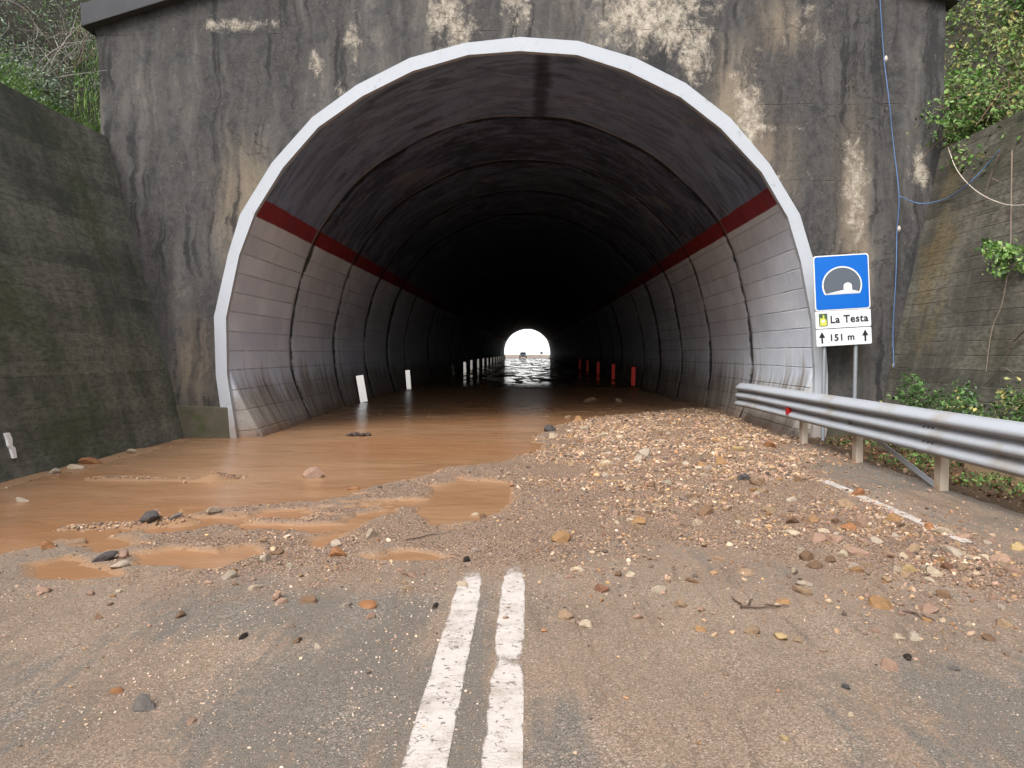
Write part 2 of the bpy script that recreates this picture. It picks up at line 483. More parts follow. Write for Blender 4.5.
def mat_road():
    m = Mat('muddy_asphalt')
    mud = m.attr('mud'); grav = m.attr('gravel'); soil = m.attr('soil'); wet = m.attr('wet')
    ag = m.voro(150); agc = m.noise(230, None, 2, 0.5)
    asph = m.mix(m.ss(agc, 0.35, 0.68), lin((72, 66, 60)), lin((142, 133, 122)))
    asph = m.mix(m.noise(0.8, None, 5) * 0.4, asph, lin((78, 73, 67)))
    # the film of mud, dragged along the road
    st = m.noise(1.0, (4.6, 0.75, 1), 7, 0.62, 0.9)
    st2 = m.noise(1.0, (16, 1.7, 1), 5, 0.62, 0.6, off=3.0)
    pn = m.noise(2.2, None, 8, 0.66, 0.3, off=5.0)
    mm = m.ss(mud * 1.05 + (st - 0.5) * 1.7 + (st2 - 0.5) * 1.5 + (pn - 0.5) * 0.85 + (m.noise(24, None, 5, 0.7, off=61.0) - 0.5) * 0.8, 0.22, 0.78)
    mudc = m.mix(m.noise(1.7, None, 7, 0.65, off=11.0), lin((126, 105, 88)), lin((161, 139, 118)))
    mudc = m.mix(m.ss(m.noise(0.9, (1, .7, 1), 7, 0.65, 0.4, off=101.0), 0.5, 0.66) * 0.55, mudc, lin((106, 86, 70)))
    st4 = m.noise(1.0, (13, 1.1, 1), 4, 0.6, 0.8, off=111.0)
    mudc = m.mix(m.ss(st4, 0.52, 0.66) * m.ss(m.noise(0.8, None, 4, off=115.0), 0.4, 0.6) * 0.6, mudc, lin((98, 80, 66)))
    orange = m.ss(m.noise(2.6, (1, .8, 1), 7, 0.62, 0.5, off=15.0), 0.52, 0.62) * m.attr('ochre')
    mudc = m.mix(orange * 0.55, mudc, lin((160, 129, 98)))
    grit = m.noise(95, None, 4, 0.65, off=1.0)
    mudc = m.mix(m.ss(grit, 0.40, 0.62), m.mix(0.65, mudc, lin((76, 66, 58))), mudc)
    mudc = m.mix(m.ss(m.noise(140, None, 2, 0.5, off=91.0), 0.55, 0.7) * 0.6, mudc, lin((186, 172, 156)))
    mm = (mm * 0.86 + m.ss(m.noise(33, None, 5, 0.7, off=66.0), 0.5, 0.6) * 0.4).min(1.0)
    base = m.mix(mm * m.ss(agc * 0.5 + grit * 0.5, 0.2, 0.42), asph, mudc)
    cell = m.voro(120, out='Color'); s2 = m.nt.nodes.new('ShaderNodeSeparateColor'); m.nt.links.new(cell.k, s2.inputs[0])
    c1 = V_(m.nt, s2.outputs[0]); c2 = V_(m.nt, s2.outputs[1])
    cv = m.ss(m.noise(1.6, (1.5, 0.8, 1), 7, 0.65, off=95.0), 0.42, 0.68) * 0.75 + 0.08
    base = m.mix(m.ss(c1, 0.74, 0.82) * cv * 0.42, base, m.mix(c2, lin((172, 152, 132)), lin((206, 194, 180))))
    base = m.mix(m.ss(c1, 0.20, 0.12) * cv * 0.42, base, lin((66, 58, 52)))
    # pale grit specks lying on the film
    v = m.voro(46); vc = m.voro(46, out='Color')
    sp = m.ss(v + (m.noise(9, None, 3, off=6.0) - 0.5) * 0.6, 0.22, 0.12)
    base = m.mix(sp * 0.45, base, m.mix(m.noise(60, None, 2, off=9.0), lin((190, 170, 150)), lin((214, 206, 196))))
    # gravel bed
    g1 = m.voro(70); gc = m.voro(70, out='Color')
    gmix = m.noise(40, None, 3, 0.6, off=13.0)
    gcol = m.mix(m.ss(gmix, 0.35, 0.65), lin((112, 87, 69)), lin((164, 133, 109)))
    sep = m.nt.nodes.new('ShaderNodeSeparateColor'); m.nt.links.new(gc.k, sep.inputs[0])
    gcol = m.mix(V_(m.nt, sep.outputs[0]) * 0.8, gcol, m.mix(V_(m.nt, sep.outputs[1]), lin((146, 114, 88)), lin((190, 174, 160))))
    gcol = m.mix(m.ss(g1, 0.36, 0.70) * 0.85, gcol, lin((62, 48, 39)))
    gm = m.ss(grav + (pn - 0.5) * 1.1 + (m.noise(5.5, None, 6, 0.65, off=33.0) - 0.5) * 0.9, 0.25, 0.70) * 0.9
    base = m.mix(gm * (1.0 - orange * 0.75), base, gcol)
    # damp earth of the verge
    so = m.mix(m.noise(9, None, 8, 0.7), lin((48, 38, 30)), lin((104, 84, 64)))
    base = m.mix(m.ss(soil + (pn - 0.5) * 0.4, 0.4, 0.6), base, so)
    # silt under the flood and along its rim
    base = m.mix(wet, base, m.mix(pn, lin((136, 102, 72)), lin((158, 122, 88))))
    rough = m.mix(m.ss(m.noise(1.1, (2, 0.7, 1), 6, off=23.0), 0.5, 0.7), (0.8,) * 3, (0.42,) * 3)
    m.set('Base Color', base).set('Roughness', rough).set('Specular IOR Level', 0.3)
    m.bump(agc * 0.35 + grit * 0.35 + sp * 0.6 + (1.0 - g1) * gm * 1.4 + st2 * mm * 0.5, 0.65, 0.008)
    return m.m


def mat_paint_line():
    m = Mat('worn_road_paint')
    ag = m.noise(210, None, 2, 0.5)
    pn = m.noise(7, None, 8, 0.7, 0.2)
    u = m.attr('edge')                                                # 0 at the rim of the stripe, 1 inside
    wear = m.attr('wear')
    crk = m.voro(16, 'DISTANCE_TO_EDGE', (0.55, 2.1, 1))
    ck = m.ss(crk + (ag - 0.5) * 0.05, 0.030, 0.008) * m.ss(m.noise(3.5, None, 5, off=4.0), 0.48, 0.62)
    a = m.ss(u * 0.9 + (pn - 0.5) * 1.9 + (ag - 0.5) * 1.3 - wear, -0.02, 0.20)
    a = a * (1.0 - ck * 0.7) * (1.0 - m.ss(m.noise(30, None, 6, 0.7, off=2.0), 0.57, 0.64) * 0.85)
    col = m.mix(m.ss(m.noise(7, None, 9, 0.75, off=8.0) * 0.7 + ag * 0.3, 0.44, 0.64) * 0.7, lin((196, 187, 180)), lin((140, 127, 110)))
    m.set('Base Color', col).set('Roughness', 0.7)
    m.set('Alpha', a)
    m.bump(ag, 0.5, 0.004)
    return m.m


def mat_water():
    m = Mat('muddy_water')
    n1 = m.noise(1.0, (0.35, 1.1, 1), 6, 0.6, 0.8)
    n2 = m.noise(1.0, (1.1, 3.0, 1), 7, 0.65, 0.8, off=4.0)
    col = m.mix(m.ss(n1 * 0.6 + n2 * 0.4, 0.30, 0.70), lin((136, 102, 73)), lin((160, 125, 95)))
    fo = m.ss((m.noise(1.0, (0.5, 1.6, 1), 7, 0.6, 1.5, off=12.0) - 0.5).abs(), 0.02, 0.0) * m.ss(n2, 0.45, 0.6)
    col = m.mix(fo * 0.35, col, lin((180, 144, 110)))
    col = m.mix(m.ss(m.noise(0.35, (0.6, 1, 1), 5, 0.6, 0.5, off=36.0), 0.45, 0.65) * 0.5, col, lin((146, 100, 66)))
    pt = m.noise(1.0, (1.1, 0.22, 1), 7, 0.68, 1.2, off=30.0)
    far = m.ss(m.y + (n1 - 0.5) * 16.0, 14.0, 38.0)
    rg = m.ss(pt, 0.46, 0.58) * far
    rg = rg.max(m.ss(m.y, 38, 26) * far * 0.7)
    m.set('Base Color', col).set('Roughness', rg * 0.5 + 0.25 - far * 0.19).set('IOR', 1.33).set('Specular IOR Level', 0.5 - rg * 0.45)
    rip = m.noise(1.0, (1.6, 3.2, 1), 4, 0.55, 1.2, off=1.0) * 1.0 + m.noise(1.0, (7, 9, 1), 3, 0.5, 0.8, off=7.0) * 0.15
    m.bump(rip * (0.5 - far * 0.22), 0.8, 0.034)
    return m.m


def mat_vcol(name, rough=0.85, bump=True, transl=0.0, spec=0.3):
    m = Mat(name)
    c = m.attr('col', True)
    n = m.noise(55, None, 5, 0.65)
    m.set('Base Color', m.scale(c, n * 0.9 + 0.55)).set('Roughness', rough).set('Specular IOR Level', spec)
    if bump: m.bump(n, 0.5, 0.006)
    if transl:
        t = m.nt.nodes.new('ShaderNodeBsdfTranslucent'); m.nt.links.new(c.k, t.inputs[0])
        mx = m.nt.nodes.new('ShaderNodeMixShader'); mx.inputs[0].default_value = transl
        m.nt.links.new(m.b.outputs[0], mx.inputs[1]); m.nt.links.new(t.outputs[0], mx.inputs[2])
        m.nt.links.new(mx.outputs[0], m.out.inputs[0])
    return m.m


def mat_stone():
    m = Mat('stone')
    oi = m.nt.nodes.new('ShaderNodeObjectInfo')
    c = V_(m.nt, oi.outputs['Color'])
    n = m.noise(1.6, None, 6, 0.65); f = m.noise(11, None, 5, 0.7, off=3.0)
    col = m.scale(c, n * 0.7 + f * 0.5 + 0.35)
    col = m.mix(m.ss(m.noise(1.2, None, 5, 0.6, off=8.0), 0.56, 0.7) * 0.35, col, lin((150, 122, 96)))
    col = m.mix(m.ss(f, 0.62, 0.72) * 0.5, col, lin((206, 196, 182)))
    m.set('Base Color', col).set('Roughness', 0.85).set('Specular IOR Level', 0.3)
    m.bump(n * 0.6 + f * 0.5, 0.6, 0.25)
    return m.m


M = {}
M['headwall'] = mat_headwall()
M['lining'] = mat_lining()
M['road'] = mat_road()
M['line'] = mat_paint_line()
M['water'] = mat_water()
M['left_wall'] = mat_board('mossy_board_concrete', lin((74, 76, 68)), lin((138, 137, 124)), lin((84, 92, 64)), 0.04, lnamt=0.16)
M['right_wall'] = mat_board('lichened_board_concrete', lin((72, 70, 63)), lin((134, 130, 118)), lin((82, 84, 62)), 0.02,
                            lin((128, 112, 76)), 0.2, (11.9, 3.0, 0.9, 2.4), lnamt=0.5)
M['gravel'] = mat_vcol('gravel')
M['leaf'] = mat_vcol('leaves', 0.55, False, 0.25, 0.35)
M['twig'] = mat_vcol('twig_bark', 0.9)
M['stone'] = mat_stone()
bm_ = Mat('white_band_paint')
bn = bm_.noise(3.0, None, 7, 0.65)
bc = bm_.mix(bn, lin((164, 169, 176)), lin((178, 183, 190)))
bc = bm_.mix(bm_.ss(0.55 - bm_.z + (bn - 0.5) * 1.3, 0.0, 0.5) * 0.6, bc, lin((140, 118, 96)))
bc = bm_.mix(bm_.ss(bm_.noise(5.0, None, 9, 0.75, off=7.0), 0.57, 0.66) * 0.5, bc, lin((128, 125, 120)))
bm_.set('Base Color', bc).set('Roughness', 0.6)
M['band'] = bm_.m
M['coping'] = simple('coping_concrete', lin((72, 72, 75)), 0.9, 0, 0.3, 3, 0.4)
M['plinth'] = simple('mossy_plinth', lin((84, 80, 66)), 0.92, 0, 0.45, 5, 0.6, lin((68, 74, 40)), 0.10)
M['galv'] = simple('galvanised_steel', lin((166, 171, 178)), 0.62, 0.0, 0.10, 2.0, 0.03, lin((150, 142, 130)), 0.10)
M['post'] = simple('muddy_galvanised_post', lin((188, 176, 160)), 0.6, 0.15, 0.14, 8.0, 0.1, lin((170, 130, 96)), 0.18)
M['bolt'] = simple('dark_bolt', lin((120, 122, 126)), 0.55, 0.5)
M['pole'] = simple('sign_pole_steel', lin((150, 156, 162)), 0.5, 0.4, 0.1)
M['blue'] = simple('sign_blue', lin((6, 98, 190)), 0.4, 0, 0.05, 4)
M['white'] = simple('sign_white', lin((222, 224, 226)), 0.45, 0, 0.04, 4)
M['grey'] = simple('sign_grey', lin((86, 94, 104)), 0.5, 0, 0.05, 4)
M['black'] = simple('sign_black', lin((26, 28, 32)), 0.5, 0, 0.05, 4)
M['emblem'] = simple('emblem_yellow_green', lin((196, 200, 84)), 0.5, 0, 0.1, 4)
M['emblem_dark'] = simple('emblem_dark_green', lin((74, 92, 70)), 0.5, 0, 0.1, 4)
M['red'] = simple('red_reflector', lin((150, 26, 24)), 0.4, 0, 0.08, 6)
M['retro_white'] = simple('white_reflective_sheet', (0.66, 0.64, 0.63), 0.24, 1.0, 0.04, 6)
M['retro_red'] = simple('red_reflective_sheet', (0.15, 0.016, 0.013), 0.32, 1.0, 0.08, 6)
M['panel_white'] = simple('white_reflector_panel', lin((236, 234, 232)), 0.4, 0, 0.04, 6)
M['panel_dirty'] = simple('dirty_reflector_panel', lin((188, 182, 172)), 0.6, 0, 0.2, 12, 0, lin((50, 46, 44)), 0.25)
M['cable_blue'] = simple('blue_cord', lin((86, 116, 160)), 0.5, 0, 0.15)
M['cable_pale'] = simple('pale_cord', lin((186, 174, 162)), 0.6, 0, 0.15)
M['concrete'] = simple('pale_kerb_concrete', lin((150, 130, 100)), 0.9, 0, 0.25, 5, 0.5, lin((92, 76, 56)), 0.1)
M['hill'] = simple('hillside_earth', lin((48, 44, 36)), 0.95, 0, 0.55, 2.4, 0.8, lin((44, 54, 30)), 0.12)
M['ground'] = simple('ground_earth', lin((128, 116, 96)), 0.95, 0, 0.3, 0.3)
M['far_glare'] = simple('painted_glare_white', lin((214, 214, 210)), 0.95, 0, 0.08, 0.02)  # white put into the far slope so it shows as overexposed glare
M['twig_wet'] = simple('wet_twig', lin((82, 64, 52)), 0.7, 0, 0.3, 20)
M['debris'] = simple('dark_wet_debris', lin((58, 42, 36)), 0.5, 0, 0.4, 14, 0.6)
M['car_paint'] = simple('car_paint', lin((92, 96, 104)), 0.3, 0.2)
M['car_glass'] = simple('car_glass', lin((20, 24, 28)), 0.1)
M['rubber'] = simple('rubber', lin((24, 24, 25)), 0.8)
M['lamp_lens'] = simple('headlamp_lens', lin((220, 220, 214)), 0.15)

# ------------------------------------------------------------------ world and sun
w = bpy.data.worlds.new('World'); S.world = w; w.use_nodes = True
nt = w.node_tree; nt.nodes.clear()
wo = nt.nodes.new('ShaderNodeOutputWorld'); bg = nt.nodes.new('ShaderNodeBackground')
sk = nt.nodes.new('ShaderNodeTexSky'); sk.sky_type = 'NISHITA'; sk.sun_disc = False
SUN_EL = 48
sk.sun_elevation = R(SUN_EL); sk.sun_rotation = R(208)
sk.air_density = 1.0; sk.dust_density = 4.0; sk.ozone_density = 1.0; sk.altitude = 50
hs = nt.nodes.new('ShaderNodeHueSaturation'); hs.inputs['Saturation'].default_value = 0.38
nt.links.new(sk.outputs[0], hs.inputs['Color']); nt.links.new(hs.outputs[0], bg.inputs[0])
bg.inputs[1].default_value = 0.15
nt.links.new(bg.outputs[0], wo.inputs[0])
ld = bpy.data.lights.new('sun', 'SUN'); ld.energy = 1.1; ld.angle = R(25); ld.color = (1.0, 0.98, 0.95)
lo = bpy.data.objects.new('sun', ld); COL.objects.link(lo)
lo.rotation_euler = (R(90 - SUN_EL), 0, R(-28)); lo.location = (0, -10, 30)
S.view_settings.view_transform = 'Standard'; S.view_settings.look = 'None'
S.view_settings.gamma = 1.0; S.view_settings.use_curve_mapping = False
S.view_settings.exposure = 1.15
try:
    S.cycles.max_bounces = 14; S.cycles.diffuse_bounces = 9; S.cycles.transparent_max_bounces = 12
    S.cycles.use_denoising = True
    S.cycles.caustics_reflective = False; S.cycles.caustics_refractive = False
except Exception:
    pass

# ------------------------------------------------------------------ ground: outlines of flood, puddles and gravel bank
G = lambda L: [tuple(at_z(a, b)[:2]) for a, b in L]
SHORE = [(-140, 564), (0, 556), (23, 552), (60, 542), (98, 553), (140, 546), (118, 536), (150, 529), (187, 517), (210, 509), (240, 507),
         (328, 502), (363, 490), (404, 481), (445, 468), (503, 463), (540, 449), (545, 434), (564, 424), (597, 419), (656, 412), (700, 408), (728, 406)]
flood = G(SHORE) + [(4.3, 22), (4.4, 60), (4.5, 170), (-6.6, 170), (-6.6, 4.0)]
puddles = [G(p) for p in (
    [(445, 487), (463, 480), (504, 483), (514, 503), (498, 516), (474, 523), (430, 528), (412, 512)],
    [(351, 514), (392, 510), (405, 513), (378, 522), (345, 537), (318, 551), (308, 545), (330, 530)],
    [(178, 562), (215, 554), (248, 548), (262, 556), (228, 566), (190, 572)],
    [(20, 566), (70, 556), (120, 578), (70, 582), (30, 578)])]
bank = G([(187, 518), (240, 507), (328, 502), (363, 490), (404, 481), (445, 468), (503, 463), (540, 449), (545, 434), (564, 424), (597, 419),
          (656, 412), (700, 409), (742, 412), (790, 447), (815, 478), (860, 500), (930, 530), (985, 548), (1040, 566), (1120, 610), (1024, 602), (940, 592),
          (860, 575), (780, 562), (700, 548), (620, 545), (560, 566), (500, 572), (440, 566), (330, 578), (220, 586), (140, 582), (120, 556)])
bank_hi = G([(560, 440), (600, 425), (690, 413), (735, 418), (770, 447), (800, 480), (880, 522), (980, 560), (1060, 590), (960, 582), (860, 560),
             (760, 535), (660, 520), (590, 520), (550, 480)])


def noisy(X, Y, a, s, seed): return (fbm(X, Y, s, 4, seed) - 0.5) * 2 * a


def ground(X, Y):
    """height of the ground and the masks painted on it"""
    X = np.asarray(X, float); Y = np.asarray(Y, float)
    scl = np.clip(Y / 8, 0.4, 2.0)
    wob = noisy(X, Y, 0.18, 1.7, 3) * scl + noisy(X, Y, 0.07, 6.0, 9)
    fl = sdf(flood, X, Y) + wob * 0.9 + noisy(X, Y, 0.06, 11.0, 19)
    bk = sdf(bank, X, Y) + wob
    bh = sdf(bank_hi, X, Y) + wob
    pu = np.min([sdf(p, X, Y) for p in puddles], axis=0) + wob * 0.9 + noisy(X, Y, 0.05, 9.0, 18)
    pn_ = (0.60 - fbm(X * 0.8, Y * 1.5, 1.5, 4, 143)) * 1.2
    pu = np.minimum(pu, pn_ + 0.4 * sstep(0.0, 0.3, bk) + 0.4 * sstep(-0.9, 0.3, X) + 0.4 * sstep(5.0, 4.4, Y) + 0.4 * sstep(8, 9, Y))
    z = np.full(X.shape, 0.020)
    z += sstep(0.25, -0.5, bk) * (0.014 + noisy(X, Y, 0.014, 3.0, 21)) + sstep(0.4, -1.2, bh) * (0.018 + noisy(X, Y, 0.03, 1.3, 31))
    z += noisy(X, Y, 0.004, 2.0, 5)
    near = sstep(16, 13, Y)
    z -= sstep(0.12, -0.35, fl) * (0.075)
    z = np.where(fl < 0, z + noisy(X, Y, 0.034, 1.3, 41) * sstep(0.0, -0.3, fl) * sstep(-1.6, -0.5, fl) * near, z)
    z -= sstep(0.05, -0.10, pu) * (0.035 + 0.025 * sstep(0.1, -0.5, bk))
    z = np.maximum(z, -0.08)
    # strips of gravel standing out of the flood on the left
    for (a, b, w_, h_) in ((at_z(95, 479), at_z(215, 481), 0.20, 0.075), (at_z(215, 480), at_z(250, 475), 0.12, 0.065), (at_z(66, 529), at_z(180, 523), 0.16, 0.07)):
        ex, ey = b.x - a.x, b.y - a.y
        t = np.clip(((X - a.x) * ex + (Y - a.y) * ey) / (ex * ex + ey * ey), 0, 1)
        d = np.hypot(X - a.x - ex * t, Y - a.y - ey * t) + wob * 0.4
        z += sstep(w_ * 1.5, 0.0, d) * h_
    # silt piled against the left wall
    z += sstep(-5.15, -5.7, X + wob * 0.8) * 0.07 * sstep(14, 11, Y)
    # verge behind the guardrail
    vg = sstep(4.25, 4.5, X + wob * 0.4) * sstep(13.2, 12.4, Y)
    z = z * (1 - vg) + vg * (0.03 + noisy(X, Y, 0.05, 2.5, 61))
    soil = vg
    dk = sstep(3.45, 3.7, X) * (1 - vg)
    grav = np.maximum(sstep(0.75, -0.5, bk) * 0.74, sstep(0.8, -0.5, bh) * 0.82) * (1 - vg)
    grav = grav * (1 - 0.85 * sstep(0.08, -0.04, pu))
    grav = np.maximum(grav, 0.42 * sstep(1.6, 0.0, bk) * sstep(-4.5, -2, X))
    wet = np.clip(sstep(0.10, -0.04, fl) * 0.8 + sstep(0.05, -0.02, pu) * 0.9, 0, 1) * np.clip(1 - grav * 0.4, 0, 1)
    # how thick the film of mud lies on the asphalt
    mud = 0.70 + noisy(X, Y, 0.34, 0.55, 71)
    def bl(px, py, rx, ry, v):
        p = at_z(px, py)
        return v * np.clip(1 - np.hypot((X - p.x) / rx, (Y - p.y) / ry), 0, 1)
    for a in ((330, 700, 0.75, 1.0, -1.1), (260, 612, 1.3, 0.55, -1.0), (40, 700, 0.7, 0.9, -0.55), (465, 690, 0.16, 2.6, -0.9), (375, 620, 0.35, 0.7, -0.5),
              (980, 720, 0.8, 0.9, -0.75), (740, 640, 0.7, 0.3, -0.35), (560, 740, 0.25, 0.8, -0.6), (640, 640, 0.9, 1.4, 0.45), (860, 620, 1.4, 0.8, 0.5),
              (60, 620, 0.9, 0.7, 0.25), (160, 690, 0.6, 0.6, 0.4), (760, 720, 0.6, 0.8, 0.3)):
        mud = mud + bl(*a)
    sh = sstep(3.1, 3.4, X) * (1 - vg)
    mud = mud - sh * 0.25 + sh * noisy(X, Y, 0.9, 1.3, 87)
    ochre = np.clip(sstep(1.6, 0.2, fl) + sstep(0.5, 0, pu) + 0.25, 0, 1)
    return z, dict(mud=np.clip(mud, -0.6, 1.3), gravel=grav, soil=soil, wet=wet, ochre=ochre), fl, bk, bh, pu


def gz(x, y): return float(ground(np.array([x]), np.array([y]))[0][0])


# road sheet -----------------------------------------------------------
xs = np.concatenate([np.arange(-6.1, 6.25, 0.028)])
ys = [-30, -24, -18, -13, -9, -6, -4, -2.5, -1.4, -0.6, 0.1, 0.7]
y = 1.2
while y < 15: ys.append(y); y += max(0.022, 0.0048 * y)
while y < 168: ys.append(y); y += 0.035 * y * (1 if y > 25 else 0.4)
ys += [175, 185, 200, 230, 260, 320]
ys = np.array(ys)
XX, YY = np.meshgrid(xs, ys)
Z, AT, *_ = ground(XX.ravel(), YY.ravel())
Z = np.where(YY.ravel() > 162, 0.02, Z)
nx, ny = len(xs), len(ys)
ii = np.arange(nx * ny).reshape(ny, nx)
quads = np.stack([ii[:-1, :-1], ii[:-1, 1:], ii[1:, 1:], ii[1:, :-1]], -1).reshape(-1, 4)
me = np_mesh('road', np.stack([XX.ravel(), YY.ravel(), Z], -1), quads, smooth=True)
for k, v in AT.items(): set_attr(me, k, v)
tag(link('road', me, M['road']), kind='structure')

b_ = MB(); b_.add([(-1500, -1500, -0.16), (1500, -1500, -0.16), (1500, 2500, -0.16), (-1500, 2500, -0.16)], [(0, 1, 2, 3)])
tag(b_.build('ground', M['ground']), kind='structure')

# road paint -----------------------------------------------------------


def stripe(name, x0, x1, y0, y1, wearf):
    yy = np.arange(y0, y1, 0.02); xx = np.linspace(x0, x1, 9)
    A, B = np.meshgrid(xx, yy)
    z = ground(A.ravel(), B.ravel())[0] + 0.004
    n, k = len(yy), 9
    i = np.arange(n * k).reshape(n, k)
    q = np.stack([i[:-1, :-1], i[:-1, 1:], i[1:, 1:], i[1:, :-1]], -1).reshape(-1, 4)
    me = np_mesh(name, np.stack([A.ravel(), B.ravel(), z], -1), q, smooth=True)
    e = np.minimum(np.abs(A - x0), np.abs(A - x1)) / (abs(x1 - x0) * 0.5)
    set_attr(me, 'edge', np.clip(e * 3, 0, 1).ravel()); set_attr(me, 'wear', wearf(A, B).ravel())
    return tag(link(name, me, M['line']), kind='structure')


pa, pb = at_z(403, 768), at_z(448, 768); qa, qb = at_z(481, 768), at_z(523, 768)
stripe('road_marking', pa.x, pb.x, -12, 5.6, lambda x, y: sstep(4.15, 5.05, y) * 1.25 - 0.12 + noisy(x, y, 0.35, 3.0, 201))
stripe('road_marking', qa.x, qb.x, -12, 5.6,
       lambda x, y: sstep(4.35, 5.15, y) * 1.25 - 0.10 + noisy(x, y, 0.35, 3.0, 202) + 0.8 * np.exp(-((y - 3.42) / 0.16) ** 2)
       + 0.35 * np.exp(-((y - 2.7) / 0.3) ** 2) * sstep(-0.03, -0.13, x))
stripe('road_marking', 3.22, 3.36, -8, 9.2, lambda x, y: 0.42 + sstep(8.2, 8.8, y) * 1.2 + 0.9 * sstep(5.75, 5.5, y) + noisy(x, y, 0.5, 2.0, 83))

# water ----------------------------------------------------------------
wx = np.linspace(-6.0, 5.6, 30); wy = np.concatenate([np.linspace(2.6, 16, 40), np.geomspace(16.5, 167, 60)])
A, B = np.meshgrid(wx, wy); i = np.arange(A.size).reshape(A.shape)
q = np.stack([i[:-1, :-1], i[:-1, 1:], i[1:, 1:], i[1:, :-1]], -1).reshape(-1, 4)
tag(link('flood_water', np_mesh('flood_water', np.stack([A.ravel(), B.ravel(), np.zeros(A.size)], -1), q, smooth=True), M['water']), kind='structure')

# ------------------------------------------------------------------ tunnel
inner_px = [(238, 440), (228, 374), (227, 318), (240, 256), (256, 213), (284, 168), (319, 128), (363, 97), (413, 72), (468, 56), (520, 52),
            (577, 56), (627, 72), (680, 98), (720, 129), (761, 173), (787, 218), (800, 262), (811, 320), (814, 374), (812, 430)]
outer_px = [(226, 440), (217, 376), (215, 317), (229, 255), (241, 215), (273, 163), (313, 118), (357, 86), (410, 59), (465, 44), (520, 38),
            (578, 42), (635, 59), (685, 84), (730, 119), (769, 165), (799, 215), (813, 262), (823, 320), (827, 374), (826, 430)]
P2 = lambda L: [((p := at_y(a, b, YP)).x, p.z) for a, b in L]
inn, out = P2(inner_px), P2(outer_px)
for L, dx in ((inn, 0.05), (out, 0.05)):
    L.insert(0, (L[0][0] + dx, -0.15)); L.append((L[-1][0] - dx, -0.15))
tun = empty('road_tunnel', (0, YP, 0))
tag(tun, 'soot stained concrete road tunnel mouth edged by a white painted band', 'tunnel')
TP = (0, -YP, 0)      # parts are modelled in world coordinates

# headwall
RC = at_y(946, 3, YP)
gable = [(-7.20, 6.83), (0.75, 9.12), (RC.x, RC.z)]


def top_z(x):
    for (a, za), (b, zb) in zip(gable, gable[1:]):
        if a <= x <= b: return za + (zb - za) * (x - a) / (b - a)
    return gable[0][1] if x < 0 else gable[-1][1]


mid = [((a[0] + b[0]) / 2, (a[1] + b[1]) / 2) for a, b in zip(inn, out)]
hb = MB()
y0, y1 = YP, YP + 0.9
n = len(mid)
ctr = (-0.12, 2.3)
outer = []
for k, (x, z) in enumerate(mid):
    if k == 0: outer.append((-7.06, -0.15)); continue
    if k == n - 1: outer.append((RC.x, -0.15)); continue
    dx, dz = x - ctr[0], z - ctr[1]
    best = 1e9
    tx = (RC.x - ctr[0]) / dx if dx > 0 else ((-7.14 - ctr[0]) / dx if dx < 0 else 1e9)
    best = tx
    t = 1.0
    while t < best:
        if ctr[1] + dz * t > top_z(ctr[0] + dx * t): best = t; break
        t += 0.002
    outer.append((ctr[0] + dx * best, ctr[1] + dz * best))
cornL, cornR = (-7.20, 6.83), (RC.x, RC.z)
pts_in, pts_out = [], []
for k in range(n):
    pts_in.append(mid[k]); pts_out.append(outer[k])
Vv = []; Ff = []
for k in range(n):
    Vv += [(pts_in[k][0], y0, pts_in[k][1]), (pts_out[k][0], y0, pts_out[k][1]), (pts_in[k][0], y1, pts_in[k][1]), (pts_out[k][0], y1, pts_out[k][1])]
for k in range(n - 1):
    a, b = 4 * k, 4 * (k + 1)
    Ff += [(a, b, b + 1, a + 1), (a + 1, b + 1, b + 3, a + 3), (a, a + 2, b + 2, b)]
    # fill the corner where the outline turns
    for c in (cornL, cornR, gable[1]):
        pass
hb.add(Vv, Ff)
# corner pieces between the last side point and the first top point
for c in (cornL, gable[1], cornR):
    for k in range(n - 1):
        p, q = outer[k], outer[k + 1]
        if c is gable[1]:
            inside = p[0] < c[0] < q[0]
        elif c is cornL:
            inside = p[0] < -7.05 and q[0] > -7.13 and k > 0 and p[1] < 6.83 <= q[1] + 0.6 and q[1] >= 6.0
        else:
            inside = q[0] > RC.x - .02 and p[0] < RC.x - .005 and p[1] > 6.5
        if inside:
            hb.add([(p[0], y0, p[1]), (q[0], y0, q[1]), (c[0], y0, c[1]), (p[0], y1, p[1]), (q[0], y1, q[1]), (c[0], y1, c[1])],
                   [(0, 1, 2), (0, 2, 5, 3), (2, 1, 4, 5)])
            break
hw = hb.build('head_wall', M['headwall'], tun, loc=TP)

cb = MB()
for (a, za), (b, zb) in zip(gable, gable[1:]):
    ex = -0.14 if a < 0 and za < 7 else 0
    ex2 = 0.14 if b > 6 else 0
    sl = (zb - za) / (b - a)
    a2, za2, b2, zb2 = a + ex, za + ex * sl, b + ex2, zb + ex2 * sl
    cb.prism([(a2, za2), (b2, zb2), (b2, zb2 + 0.36), (a2, za2 + 0.36)], YP - 0.16, YP + 1.0)
cb.build('coping', M['coping'], hw, bevel=0.012)

# the white band, straight piece after straight piece
bb = MB()
yb0, yb1 = YP - 0.045, YP + 0.06
Vv, Ff = [], []
for a, b in zip(inn, out):
    Vv += [(a[0], yb0, a[1]), (b[0], yb0, b[1]), (a[0], yb1, a[1]), (b[0], yb1, b[1])]
for k in range(len(inn) - 1):
    a, b = 4 * k, 4 * (k + 1)
    Ff += [(a, a + 1, b + 1, b), (a + 1, a + 3, b + 3, b + 1), (a, b, b + 2, a + 2)]
bb.add(Vv, Ff)
bb.build('portal_band', M['band'], tun, loc=TP)

